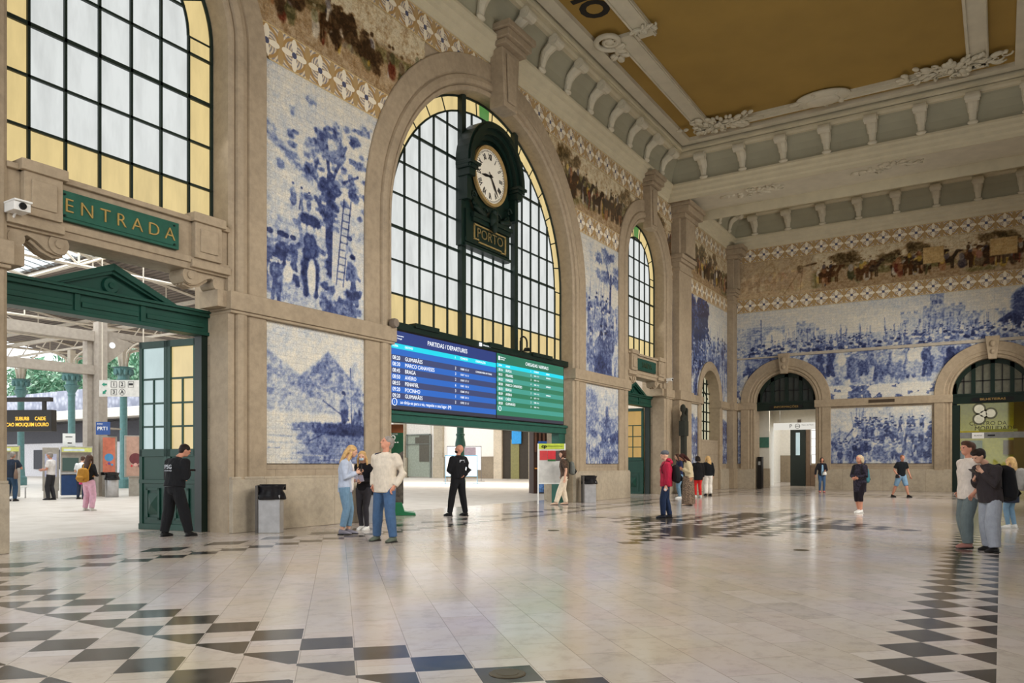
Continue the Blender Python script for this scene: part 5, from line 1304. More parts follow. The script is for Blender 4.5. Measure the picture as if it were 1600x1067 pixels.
# side wing seen through the clock arch: pale wall, stone pilasters, doorways
t = thing('side_wing', 'white walled station wing with stone plinth beyond the clock arch', 'building', (60, 0, 0))
m = MB(); m.box(0, .5, -2, 46, 0, 13); m.build('wall', flat('side_wall_white', (238, 232, 222), .8, 0, .02), t)
m = MB(); m.box(-.2, 0, 26.7, 33.3, 0, 2.0); m.box(-.2, 0, -2, 22.2, 0, 2.0); m.box(-.22, 0, 26.7, 33.3, 1.9, 2.05); m.build('plinth', mk_stone('weathered_plinth', (150, 134, 112), True, 2.2, 2.1), t)
for y, w_ in ((38.6, .9), (33.6, .65)):
    m = MB(); m.box(-.35, 0, y-w_, y+w_*.6, 0, 12); m.box(-.5, 0, y-w_-.3, y+w_*.6, 0, 2.0); m.build('pilaster', STONE_LT, t)
m = MB(); m.box(-.3, 0, 26.1, 27.0, 0, 12); m.box(-.3, 0, 22.2, 23.2, 0, 12); m.box(-.3, 0, 23.2, 26.1, 4.6, 12); m.box(-.4, 0, 22.4, 26.9, 4.55, 4.8); m.build('door_surround', mk_stone('pale_surround', (206, 190, 166), False), t)
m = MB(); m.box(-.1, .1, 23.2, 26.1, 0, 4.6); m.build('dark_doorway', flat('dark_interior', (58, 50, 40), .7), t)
m = MB(); m.box(-.16, -.1, 24.3, 25.2, 0, 3.6, 0); m.build('inner_door', flat('olive_glass', (130, 124, 70), .3), t)
m = MB(); m.box(-.3, -.2, 24.0, 25.0, 3.2, 4.5); m.build('blue_sign', flat('sign_blue', (40, 150, 220), .4), t)
m = MB(); m.box(-.15, .0, 34.5, 37.5, 4.3, 8, 0); m.build('upper_glazing', flat('pale_glazing', (214, 208, 198), .3), t)
m = MB(); m.box(-.15, .0, 34.5, 37.5, 0.1, 4.2); m.build('shop_glass', flat('shop_glass', (150, 156, 142), .12), t)
m = MB(); m.box(-.2, 0, 34.5, 35.9, 1.6, 4.2); m.box(-.22, 0, 34.5, 36.4, 3.4, 4.0); m.build('shop_interior', flat('shop_dark', (92, 88, 78), .3), t)
m = MB(); m.box(-.24, -.16, 34.45, 34.6, 0, 4.3); m.box(-.24, -.16, 37.4, 37.55, 0, 4.3); m.box(-.24, -.16, 34.5, 37.5, 4.2, 4.32); m.box(-.24, -.16, 34.5, 37.5, 3.3, 3.36); m.build('shop_frame', flat('shop_frame', (120, 124, 116), .4), t)
m = MB(); m.box(44.2, 60, 1.2, 1.5, 0, 12); struct(m.build('wall_wing', flat('wing_cream', (222, 214, 200), .8, 0, .03)))
m = MB(); m.box(34, 60, 1.2, 24, 7.5, 7.7); struct(m.build('ceiling_concourse', flat('concourse_white', (236, 232, 226), .8, 0, .02)))
def stand(name, loc, rz, w, h, z0, frame, panels, lab, base=True):
    t = thing(name, lab, 'notice board', loc, rz)
    m = MB()
    m.box(-w/2-.04, -w/2, -.04, .04, 0, h); m.box(w/2, w/2+.04, -.04, .04, 0, h); m.box(-w/2, w/2, -.03, .03, h-.05, h); m.box(-w/2, w/2, -.03, .03, z0-.04, z0)
    m.build('frame', frame, t)
    if base: m = MB(); m.box(-w/2-.3, -w/2+.3, -.05, .05, 0, .04); m.box(w/2-.3, w/2+.3, -.05, .05, 0, .04); m.build('feet', frame, t)
    for nm, x0, x1, za, zb, mat in panels: m = MB(); m.box(x0*w, x1*w, -.035 if nm != 'panel' else -.02, .01, z0+(h-z0)*za, z0+(h-z0)*zb); m.build(nm, mat, t)
    return t
CAMYAW = 0.564
LB = flat('light_blue_frame', (92, 148, 178), .5); PAPER = flat('white_paper', (232, 232, 228), .6, 0, .02)
gp = [('poster', -.45+.235*i, -.45+.235*i+.2, za, za+.26, PAPER if (i+j) % 3 else flat('pale_blue_poster', (186, 200, 214), .6)) for i in range(4) for j, za in enumerate((.06, .38, .7))]
stand('display_stand', (42, 17.8, 0), math.radians(-57), 2.1, 1.95, .55, LB, [('panel', -.5, .5, 0, 1, flat('panel_white', (214, 218, 218), .6))]+gp, 'pale blue framed notice stand behind the officer under the departures board')
stand('display_stand', (48.7, 22.4, 0), math.radians(-57), 2.6, 2.75, .9, flat('dark_frame', (80, 78, 80), .5), [('panel', -.5, .5, 0, 1, flat('panel_white', (214, 218, 218), .6)), ('poster', .0, .35, .35, .95, flat('photo_poster', (120, 108, 116), .4))], 'grey framed board with a photo poster behind the blue notice stand')
# brown slatted kiosk with blue posters
t = thing('slatted_kiosk', 'dark brown slatted kiosk with blue poster side beyond the clock arch', 'kiosk', (30.9, 5.0, 0), CAMYAW-math.pi/2+.25)
m = MB(); m.box(-.5, .9, .0, .8, 0, 3.15); m.build('body', flat('dark_brown', (60, 38, 30), .6), t)
m = MB()
for i in range(7): m.box(-.45+.19*i, -.37+.19*i, -.05, 0, 1.9, 3.1)
m.build('slats', flat('slat_brown', (110, 76, 60), .6), t)
m = MB(); m.box(-.3, .55, -.06, -.01, 1.25, 2.4, 0); m.box(-.3, .55, -.07, -.01, .05, 1.1, 1); m.box(-.45, .4, -.08, -.01, 1.12, 1.18, 2); m.build('posters', [flat('poster_blue', (50, 104, 190), .4), flat('poster_mixed_blue', (84, 122, 176), .4, 0, .4, 9), flat('orange_strip', (226, 150, 60), .4)], t)
# railway notice board with lime header
t = stand('railway_notice_board', (22.75, .02, 0), math.radians(-57), .86, 2.04, .72, PAPER, [('panel', -.5, .5, 0, 1, flat('board_grey', (206, 204, 198), .5)), ('header', -.5, .5, .86, 1.0, flat('lime_header', (190, 206, 70), .5)), ('poster', -.46, -.16, .58, .82, flat('red_poster', (196, 64, 66), .5)), ('poster', -.15, .16, .6, .82, flat('red_poster_b', (206, 54, 62), .5)), ('poster', .17, .47, .56, .82, flat('dark_poster', (82, 74, 74), .5)), ('poster', -.15, .16, .55, .6, flat('green_strip', (60, 110, 66), .5))], 'railway notice board with lime header and red posters beside the curly haired traveller', False)
text('cp', .15, BLACK, face_neg_y(-.25, -.045, 1.95), t, 'logo', .004, offset=.006, wide=1.3); text('COMBOIOS DE PORTUGAL', .045, flat('olive_text', (70, 84, 20), .5), face_neg_y(.1, -.045, 1.95), t, 'lettering', .002)
t = thing('stone_block', 'square stone block standing behind the railway notice board', 'stone block', (25.6, 1.5, 0), .2); m = MB(); m.box(-.35, .35, -.3, .3, 0, .62); m.build('block', STONE_LT, t, bevel=.02)
# green totem poster with number 2
t = thing('poster_totem', 'tall green poster totem numbered 2 on a green wedge foot', 'poster', (15.55, .95, 0), math.radians(-50))
m = MB(); m.box(-.42, .42, -.06, .06, .3, 2.4); m.build('panel', flat('totem_green', (36, 88, 62), .4), t, bevel=.01)
m = MB(); m.box(-.42, .42, -.066, -.06, 2.18, 2.4, 0); m.box(-.42, .42, -.066, -.06, .3, 1.35, 1); m.poly([(-.42, -.064, 1.35), (.42, -.064, 1.35), (.42, -.064, 1.7), (.1, -.064, 1.5), (-.42, -.064, 1.6)], (0, -.002, 0), 1)
m.build('poster_picture', [flat('rust_band', (150, 86, 50), .5), flat('street_photo', (104, 96, 90), .5, 0, .4, 6)], t)
text('2.', .3, PAPER, face_neg_y(.2, -.068, 2.0), t, 'numeral', .002); text('MAGAZINE', .06, PAPER, face_neg_y(.12, -.068, 2.14), t, 'small_text', .001)
m = MB(); m.poly([(-.5, -.3, 0), (.75, -.3, 0), (.72, -.3, .06), (.45, -.3, .1), (.38, -.3, .34), (-.5, -.3, .34)], (0, .6, 0)); m.build('foot', flat('foot_green', (42, 122, 82), .4), t, bevel=.01)

# ------------------------------------------------------------------ ticket machines, signs and posters
MG = flat('machine_grey', (168, 162, 152), .4, .3); LIME = flat('lime_fascia', (206, 208, 120), .5); NAVY = flat('navy_side', (34, 62, 104), .5)
def machine(x, y, w, lab, rz=-.45):
    t = thing('ticket_machine', lab, 'ticket machine', (x, y, 0), rz)
    m = MB(); m.box(-w/2, w/2, 0, .7, .12, 2.05); m.box(-w/2, w/2, -.1, .7, 1.78, 2.05); m.box(w/2-.08, w/2, -.12, .1, .1, 2.05); m.build('body', MG, t, bevel=.02)
    m = MB(); m.box(-w/2+.04, w/2-.04, -.125, -.1, 1.83, 2.0); m.build('fascia', LIME, t)
    m = MB(); m.box(-w/2+.1, w/2-.3, -.13, -.12, 1.86, 1.95); m.build('fascia_label', flat('pale_label', (206, 216, 220), .5), t)
    m = MB(); m.box(-w/2+.06, -w/2+.62, -.03, 0, 1.08, 1.6); m.build('screen', emit('machine_screen', (70, 90, 84), .7), t)
    m = MB(); m.box(-w/2+.02, -w/2+.6, -.16, 0, .12, .92); m.build('lower_cover', NAVY, t)
    m = MB(); m.box(-w/2+.02, w/2-.1, -.2, 0, .95, 1.02); m.build('shelf', STEEL, t)
    m = MB(); m.box(.15, .4, -.03, 0, 1.2, 1.5); m.box(.18, .36, -.02, 0, .5, .7); m.build('slots', BLACK, t)
    return t
machine(14.35, 19.2, 1.3, 'ticket machine at the far left used by the man in dark clothes'); machine(16.75, 18.3, 1.12, 'ticket machine in front of the woman with the yellow backpack')
t = thing('timetable_panel', 'tall grey timetable panel left of the second ticket machine', 'notice board', (15.95, 18.7, 0), -.45)
m = MB(); m.box(-.28, .28, 0, .12, .3, 2.0); m.build('frame', MG, t, bevel=.01); m = MB(); m.box(-.2, .2, -.01, 0, .85, 1.75); m.build('sheet', flat('lilac_sheet', (176, 178, 200), .5), t); m = MB(); m.box(-.25, .25, 0, .1, 0, .3); m.build('foot', MG, t)
t = thing('paper_notice', 'white paper notice standing on top of the second ticket machine', 'notice', (16.6, 18.6, 2.07), -.45); m = MB(); m.box(-.22, .22, 0, .02, 0, .5); m.build('sheet', PAPER, t); m = MB(); m.box(-.12, .12, -.005, 0, .35, .38); m.box(-.05, .1, -.005, 0, .1, .14); m.build('print', BLACK, t)
t = thing('platform_display', 'black hanging train display with amber letters at the left edge', 'display board', (13.2, 14.9, 2.95), CAMYAW-math.pi/2-.1)
m = MB(); m.box(-1.1, .95, 0, .25, -.5, .22); m.build('housing', flat('display_black', (36, 32, 28), .5), t, bevel=.01); m = MB(); m.box(-1.1, .9, -.05, .15, .5, .64); m.box(.6, .7, 0, .1, .2, .52); m.build('hanger', flat('display_black', (36, 32, 28), .5), t)
AMB = emit('amber_led', (255, 196, 60), 1.2); T_ = []
for s_, x, z in (('45', -.98, .1), ('SUBURB', -.1, -.08), ('CAIDE', .55, -.08), ('FAMALICAO MOUQUIM LOURO', -.15, -.28)): text(s_, .17, AMB, face_neg_y(x, -.01, z), t, 'led', .002, 'LEFT' if s_ == '45' else 'CENTER', .003, .82, join=T_)
join_text(T_, 'led_text', AMB, t)
t = thing('platform_sign', 'white platform direction sign with numbers 1 2 3 and letter A', 'sign', (15.15, 12.5, 3.93), CAMYAW-math.pi/2)
m = MB(); m.box(-.78, .82, 0, .06, -.28, .28); m.build('panel', flat('sign_white', (226, 224, 218), .5), t)
BX_ = [(-.28, .13, '1'), (0, .13, '2'), (-.28, -.13, '3'), (.0, -.13, 'A')]; T_ = []
for x, z, s_ in BX_: text(s_, .17, BLACK, face_neg_y(x, -.005, z), t, 'num', .002, join=T_, offset=.003)
join_text(T_, 'numerals', BLACK, t)
m = MB()
for x, z, s_ in BX_[:3]+[(.3, .13, '')]:
    for a, b, c_, d in ((-.1, .1, .09, .1), (-.1, .1, -.1, -.09), (-.1, -.09, -.1, .1), (.09, .1, -.1, .1)): m.box(x+a, x+b, -.006, 0, z+c_, z+d)
m.tube([(.105*math.cos(a*.45), -.004, -.13+.105*math.sin(a*.45)) for a in range(15)], .006, n=5); m.box(.23, .37, -.006, 0, .1, .17); m.build('boxes', BLACK, t)
m = MB()
for z, a in ((.13, 0), (-.13, .8)):
    R = Matrix.Translation((-.6, -.005, z)) @ Matrix.Rotation(-a, 4, 'Y')
    for P in ([(-.09, 0, 0), (0, 0, .07), (0, 0, .03), (.09, 0, .03), (.09, 0, -.03), (0, 0, -.03), (0, 0, -.07)],): m.poly([tuple(R @ Vector(p)) for p in P], (0, -.004, 0))
m.build('arrows', flat('arrow_green', (40, 150, 120), .5), t)
m = MB(); m.box(-.7, -.67, 0, .04, .28, 7.6); m.box(.7, .73, 0, .04, .28, 7.6); m.build('hanger', WHITE_STEEL, t)
t = thing('platform_name_plate', 'small blue PRT1 plate fixed to the steel portal post', 'sign', (17.55, 17.9, 2.8), CAMYAW-math.pi/2)
m = MB(); m.box(-.26, .3, 0, .05, -.26, .26); m.build('plate', flat('plate_blue', (44, 78, 140), .5), t); text('PRT1', .2, PAPER, face_neg_y(.02, -.005, -.02), t, 'lettering', .002, offset=.003); text('ZONA', .08, PAPER, face_neg_y(-.1, -.005, .17), t, 'lettering', .002)
m = MB(); m.box(-.02, .3, .05, .9, -.03, .03); m.build('arm', TAUPE, t)
def poster(x, y, w, h0, h1, lab, mats, rz):
    t = thing('advertising_board', lab, 'poster', (x, y, 0), rz)
    m = MB(); m.box(-w/2-.05, w/2+.05, 0, .25, h0, h1); m.build('case', MG, t, bevel=.01)
    m = MB(); m.box(-w/2+.02, w/2-.02, -.01, 0, h0+.05, h1-.05); m.build('poster_sheet', mats[0], t)
    m = MB(); zc = (h0+h1)/2-.1
    for k_, (dx, dz, rx, rz_) in enumerate(((0, 0, .33, .3), (0, -.25, .1, .4), (-.2, -.3, .06, .2), (.22, -.3, .09, .25))):
        m.mi = k_ % 3; m.lathe([(.001, 0), (rx*w, 0), (rx*w, .004), (.001, .004)], (dx*w, -.016-.004*k_, zc+dz), 16, 'y')
    m.build('poster_figures', mats[1:], t)
    m = MB(); m.box(-.25, .25, .04, .2, 0, h0); m.build('foot', MG, t)
poster(18.15, 18.45, .5, .95, 2.5, 'orange poster with blue figure left of the beige poster', [flat('orange_poster', (222, 130, 104), .5), flat('poster_cyan', (90, 160, 210), .5), flat('poster_violet', (120, 80, 150), .5), flat('poster_rose', (210, 90, 90), .5)], -.5)
poster(19.0, 17.95, .72, .8, 2.55, 'beige and red poster panel right of the orange poster', [flat('beige_poster', (186, 150, 132), .5), flat('poster_plum', (110, 56, 60), .5), flat('poster_pink', (220, 170, 160), .5), flat('poster_red', (206, 60, 70), .5)], -.5)
bin_((17.95, 17.9, 0), 0, 'round steel litter bin below the orange poster on the concourse', .5, .5, 1.0, True)
t = thing('bench', 'white slatted bench between the ticket machines', 'bench', (15.2, 20.3, 0), -.45)
m = MB(); [m.box(-.6, .6, -.2+.12*i, -.12+.12*i, .42, .46) for i in range(4)]; m.build('seat', PAPER, t); m = MB(); m.box(-.55, -.5, -.2, .2, 0, .42); m.box(.5, .55, -.2, .2, 0, .42); m.build('legs', STEEL, t)
# ------------------------------------------------------------------ people
def solid(mb, voxel, name, it=4, extra=None, keep=None):
    """fuse overlapping closed shapes into one continuous smooth skin"""
    me0 = mb.mesh(name, [])
    o = bpy.data.objects.new(name, me0); COL.objects.link(o)
    r = o.modifiers.new('r', 'REMESH'); r.mode = 'VOXEL'; r.voxel_size = voxel
    s = o.modifiers.new('s', 'SMOOTH'); s.iterations = it; s.factor = .5
    me = bpy.data.meshes.new_from_object(o.evaluated_get(bpy.context.evaluated_depsgraph_get()))
    bpy.data.objects.remove(o); bpy.data.meshes.remove(me0)
    if extra is not None:
        bm = bmesh.new(); bm.from_mesh(me); e = extra.mesh('x', []); bm.from_mesh(e); bm.to_mesh(me); bm.free(); bpy.data.meshes.remove(e)
    me.polygons.foreach_set('use_smooth', [True]*len(me.polygons)); me.name = name
    return me
SKIN = flat('skin_light', (206, 160, 134), .55, 0, .04, 5); SKIN2 = flat('skin_ruddy', (196, 138, 112), .55, 0, .05, 5); SKIN3 = flat('skin_olive', (168, 118, 90), .55, 0, .04, 5)
ARM = {   # elbow, hand in units of body height; side +1 = left; y is outward
    'down': ((-.01, .145, .64), (.02, .15, .49)), 'phone': ((.01, .14, .65), (.13, .05, .69)), 'hold': ((.02, .14, .66), (.14, .07, .63)),
    'pocket': ((-.055, .165, .65), (.03, .115, .51)), 'back': ((-.05, .16, .66), (-.07, .03, .56)), 'belly': ((.02, .15, .65), (.10, .02, .61)),
    'swing_f': ((.05, .14, .65), (.12, .13, .53)), 'swing_b': ((-.07, .15, .66), (-.08, .16, .51)), 'strap': ((.03, .14, .67), (.08, .07, .76)), 'wide': ((.0, .17, .66), (.03, .20, .54)), 'up': ((.07, .14, .70), (.14, .09, .74))}
def person(label, px, H, face, skin=SKIN, arms=('down', 'down'), feet=((.02, .055), (-.02, -.055)), lean=0.0, head=(0, 0), fem=False,
           top=None, sleeve='long', hem=.47, loose=1.0, legs=None, leg_loose=1.0, leg_end=.05, hair=None, hair_style='short', shoes=None, voxel=.013,
           skirt=None, beanie=None, mask=False, beard=None, open_front=None, group=None, belly=0.0, toe=1.0):
    x, y = px; t = thing('person', label, 'person', (x, y, 0), math.radians(face), group)
    hw = .82 if fem else 1.0                     # shoulder breadth
    sh = .108*hw; hp = .053
    LX_ = lean
    def cx(z): return lean*max(0, (z-.5))/.32
    m = MB()
    A = [(.46, .072, .052), (.50, .088, .060), (.54, .092, .062), (.60, .078 if fem else .083, .055+belly), (.66, .082 if fem else .090, .058+belly*.7), (.72, .098*hw, .066), (.775, .106*hw, .06), (.81, .092*hw, .05), (.835, .05, .04)]
    m.tube([(cx(z), 0, z) for z, a, b in A], [(a, b) for z, a, b in A], n=16, side=(0, 1, 0))
    nx = cx(.84)
    hy, hpch = math.radians(head[0]), math.radians(head[1])
    HC = Vector((nx+.012+.05*math.sin(hpch), 0, .845)); HR = Matrix.Rotation(hy, 3, 'Z') @ Matrix.Rotation(hpch, 3, 'Y')
    def hd(p): return HC + HR @ (Vector(p)-Vector((0, 0, .845)))
    m.tube([(nx, 0, .815), (nx+.004, 0, .85), hd((0, 0, .89))], [.036, .030, .030], n=12)
    m.ball(hd((.004, 0, .938)), .056, .044, .060, 14, 12, rot=HR); m.ball(hd((.022, 0, .905)), .038, .031, .034, 12, 10, rot=HR); m.ball(hd((.034, 0, .892)), .018, .018, .014, 8, 6, rot=HR)
    m.tube([hd((.056, 0, .945)), hd((.068, 0, .922)), hd((.058, 0, .918))], [.006, .009, .006], n=6)
    for s in (-1, 1): m.ball(hd((0, s*.046, .93)), .010, .006, .016, 8, 6, rot=HR); m.ball(hd((.05, s*.02, .953)), .01, .016, .006, 8, 6, rot=HR)
    hips = []; joints = {}
    for s, (fx, fy) in zip((1, -1), feet):
        hip = Vector((0, s*hp, .5)); ank = Vector((fx, fy, .045))
        d = (hip-ank).length; bend = math.sqrt(max(0, .23**2-(d/2)**2)) if d < .46 else .0
        kn = (hip+ank)/2+Vector((bend+.008, 0, .012)); joints[s] = (hip, kn, ank)
        m.tube([hip+Vector((0, 0, .03)), hip*.6+kn*.4, kn, kn*.68+ank*.32, kn*.3+ank*.7, ank], [.056, .047, .034, .036, .027, .021], n=12)
        m.tube([ank+Vector((-.028, 0, -.024)), ank+Vector((.02, 0, -.018)), ank+Vector((.07, 0, -.03)), ank+Vector((.1, 0, -.034))], [(.02, .02), (.024, .024), (.026, .015), (.018, .01)], n=10, side=(0, 1, 0))
    hands = MB(); arms_ = {}
    for s, a in zip((1, -1), arms):
        e, h = ARM[a] if isinstance(a, str) else a
        S = Vector((cx(.80), s*sh, .80)); E = Vector((e[0]+cx(.65)*.8, s*e[1]*(.9 if fem else 1), e[2])); Hn = Vector((h[0]+cx(.6)*.8, s*h[1]*(.9 if fem else 1), h[2]))
        E = S+(E-S).normalized()*.172; Hn = E+(Hn-E).normalized()*.15; arms_[s] = (S, E, Hn)
        m.ball(S, .034, .034, .036, 10, 8)
        m.tube([S, S*.5+E*.5, E, E*.6+Hn*.4, Hn], [.034, .029, .023, .023, .016], n=10)
        d = (Hn-E).normalized(); side = d.cross(Vector((0, s, 0))).normalized() if abs(d.y) < .95 else Vector((1, 0, 0))
        pn = d.cross(side).normalized(); Pm = Hn+d*.05
        m.tube([Hn, Hn+d*.02, Pm], [(.015, .012), (.022, .011), (.021, .009)], n=10, side=tuple(side))
        for k_, (o_, l) in enumerate(((-.017, .038), (-.006, .044), (.006, .042), (.017, .033))):
            b = Pm-d*.008+side*o_; c1 = b+d*l*.45-pn*s*.002; c2 = c1+(d*.8-pn*s*.5).normalized()*l*.35; c3 = c2+(d*.4-pn*s*.8).normalized()*l*.3
            hands.tube([b, c1, c2, c3], [.0052, .005, .0045, .0035], n=6)
        hands.tube([Hn+d*.018-side*.016, Hn+d*.034-side*.032, Hn+d*.055-side*.036], [.0065, .006, .0045], n=6)
    S_ = Matrix.Scale(H, 4); m.xf(S_); hands.xf(S_)
    me = solid(m, voxel*.85, 'body', 3, hands); me.materials.clear(); me.materials.append(skin)
    o = bpy.data.objects.new('body', me); COL.objects.link(o); o.parent = t
    def child(mb, nm, mat, vx=voxel, it=4, scale=True):
        if scale: mb.xf(S_)
        me = solid(mb, vx, nm, it); me.materials.clear(); me.materials.append(mat)
        c = bpy.data.objects.new(nm, me); COL.objects.link(c); c.parent = t; return c
    L = .010
    if top is not None:
        m = MB(); z0 = hem
        zs = [z0]+[z for z, _, _ in A if z > z0+.02]
        g = lambda z, i: np.interp(z, [q[0] for q in A], [q[i] for q in A])
        flare = lambda z: (loose-1)*.06*(1 if z < .74 else .4)
        m.tube([(cx(z), 0, z) for z in zs], [(g(z, 1)+L+flare(z)+(.01 if z < .5 else 0), g(z, 2)+L+flare(z)+(.008 if z < .5 else 0)) for z in zs], n=18, side=(0, 1, 0))
        m.ball((nx, 0, .835), .045, .05, .02, 12, 6)
        for s in (1, -1):
            S, E, Hn = arms_[s]; sl = 1.18*loose
            m.ball(S, .04*loose, .04*loose, .04, 10, 8)
            if sleeve == 'long': m.tube([S, S*.5+E*.5, E, E*.4+Hn*.6, Hn*.97+E*.03], [.040*loose, .035*loose, .031*loose, .029*loose, .025*loose], n=12)
            elif sleeve == 'short': m.tube([S, S*.5+E*.5, S*.25+E*.75], [.040*loose, .037*loose, .038*loose], n=12)
            elif sleeve == 'rolled': m.tube([S, S*.5+E*.5, E, E*.55+Hn*.45], [.040*loose, .036*loose, .032*loose, .03*loose], n=12)
        child(m, 'shirt' if sleeve != 'long' else 'jacket', top)
    if open_front is not None:                   # lighter garment showing down the front
        m = MB(); m.tube([(cx(z)+.045+belly*.6+loose*.012, 0, z) for z in (.49, .56, .64, .72, .79)], [(.034, .038), (.036, .035), (.034, .036), (.032, .04), (.022, .028)], n=12, side=(0, 1, 0)); child(m, 'undershirt', open_front)
    if legs is not None:
        m = MB(); m.tube([(0, 0, z) for z in (.45, .49, .53, .565)], [(.06, .05), (.094+.02*(leg_loose-1), .066), (.1+.02*(leg_loose-1), .068), (.092, .064)], n=16, side=(0, 1, 0))
        for s in (1, -1):
            hip, kn, ank = joints[s]; k_ = leg_loose
            P = [hip+Vector((0, 0, .03)), hip*.6+kn*.4, kn, kn*.68+ank*.32, kn*.3+ank*.7, ank+Vector((0, 0, .004))]; R = [.061, .053*k_**.5, .041*k_, .041*k_, .034*k_*1.02, .031*k_*1.05]
            if leg_end > .06:
                P2 = []; R2 = []
                for p, r in zip(P, R):
                    if p.z >= leg_end: P2.append(p); R2.append(r*1.1)
                nxt = [p for p in P if p.z < leg_end]
                if nxt:
                    a, b = P2[-1], nxt[0]; f = (a.z-leg_end)/max(1e-4, a.z-b.z); P2.append(a+(b-a)*f); R2.append(R2[-1])
                P, R = P2, R2
            m.tube(P, R, n=14)
        child(m, 'trousers', legs)
    if skirt is not None:
        z1, z0, r1, mat = skirt[0], skirt[1], skirt[2], skirt[3]
        m = MB(); rs = []
        for j in range(7):
            z = z1+(z0-z1)*j/6; rr = .098+(r1-.098)*j/6
            rs.append([(.012+lean*.3+rr*1.0*math.cos(a)*(1+.07*math.sin(a*9)*j/6), rr*math.sin(a)*(1+.07*math.sin(a*9)*j/6), z) for a in [i*math.pi/24 for i in range(48)]])
        m.rings(rs); child(m, 'skirt', mat, voxel*.9, 1)
    for s in (1, -1):
        if shoes is None: break
        ank = joints[s][2]; m = MB(); g_ = toe
        m.tube([ank+Vector((-.034, 0, -.022)), ank+Vector((.0, 0, -.016)), ank+Vector((.045, 0, -.022)), ank+Vector((.09*g_, 0, -.031)), ank+Vector((.108*g_, 0, -.034))], [(.022, .024), (.027, .03), (.031, .023), (.028, .014), (.018, .011)], n=12, side=(0, 1, 0))
        m.tube([ank+Vector((-.004, 0, -.02)), ank+Vector((-.004, 0, .018))], [.028, .026], n=12)
        c = child(m, 'shoe', shoes, voxel*.7, 2)
        m = MB(); m.poly([tuple(Vector(p)+Vector((ank.x, ank.y, 0))) for p in ((-.04, -.024, .0005), (.05, -.032, .0005), (.1*g_, -.022, .0005), (.112*g_, 0, .0005), (.1*g_, .022, .0005), (.05, .032, .0005), (-.04, .024, .0005), (-.048, 0, .0005))], (0, 0, .010)); m.xf(S_); so = m.build('sole', flat('pale_sole', (200, 198, 192), .6) if shoes.name.startswith('w') else BLACK, c)
    if hair is not None:
        m = MB()
        m.ball(hd((-.008, 0, .955)), .060, .050, .050, 14, 10, rot=HR); m.ball(hd((-.026, 0, .925)), .038, .044, .045, 12, 10, rot=HR)
        if hair_style in ('short_thick', 'curly'): m.ball(hd((.012, 0, .985)), .05, .046, .026, 12, 8, rot=HR); m.ball(hd((-.03, 0, .95)), .046, .05, .05, 12, 8, rot=HR)
        if hair_style == 'curly':
            for k_ in range(26):
                a = k_*2.4; q = .9-.06*(k_ % 6); m.ball(hd((-.02+.045*math.cos(a)*(.8), .05*math.sin(a), .87+.13*((k_*7) % 26)/26)), .02, .02, .02, 8, 6)
        if hair_style == 'long':
            m.tube([hd((-.03, 0, .96)), hd((-.05, 0, .90)), hd((-.055, 0, .84)), hd((-.06, 0, .77)), hd((-.05, 0, .73))], [(.045, .035), (.054, .032), (.058, .028), (.05, .022), (.03, .014)], n=12, side=(0, 1, 0))
            for s in (-1, 1): m.tube([hd((.012, s*.04, .965)), hd((.006, s*.054, .91)), hd((.008, s*.058, .85)), hd((.012, s*.058, .79))], [(.02, .016), (.018, .016), (.018, .014), (.012, .01)], n=8)
        if hair_style == 'bob':
            m.tube([hd((-.03, 0, .97)), hd((-.04, 0, .91)), hd((-.035, 0, .86))], [(.05, .04), (.058, .04), (.052, .034)], n=12, side=(0, 1, 0))
            for s in (-1, 1): m.ball(hd((-.002, s*.05, .915)), .024, .014, .05, 10, 8)
        child(m, 'hair', hair, voxel*.8, 3)
    if beanie is not None:
        m = MB(); m.ball(hd((-.004, 0, .968)), .064, .053, .045, 14, 10, rot=HR); m.tube([hd((-.004, 0, .95)), hd((-.003, 0, .972))], [(.053, .063), (.054, .064)], n=16, side=tuple(HR @ Vector((0, 1, 0)))); child(m, 'beanie', beanie, voxel*.8, 3)
    if beard is not None:
        m = MB(); m.ball(hd((.03, 0, .892)), .034, .033, .026, 12, 8, rot=HR); child(m, 'beard', beard, voxel*.7, 2)
    if mask:
        m = MB(); m.ball(hd((.045, 0, .912)), .026, .03, .024, 12, 8, rot=HR); child(m, 'face_mask', flat('mask_blue', (178, 200, 212), .7), voxel*.7, 2)
    m = MB()
    for s in (-1, 1): m.ball(hd((.0545, s*.018, .942)), .004, .007, .004, 8, 6, rot=HR)
    m.xf(S_); m.build('eyes', BLACK, t)
    return t, arms_, H
def at_px(px, py):
    """floor point under a photo position, worked out once from the photograph"""
    return px, py
def local(t, nm, label, cat):
    """an object carried by person t: its Empty shares the wearer's place and heading"""
    o = thing(nm, label, cat, tuple(t.location), t.rotation_euler[2]); return o
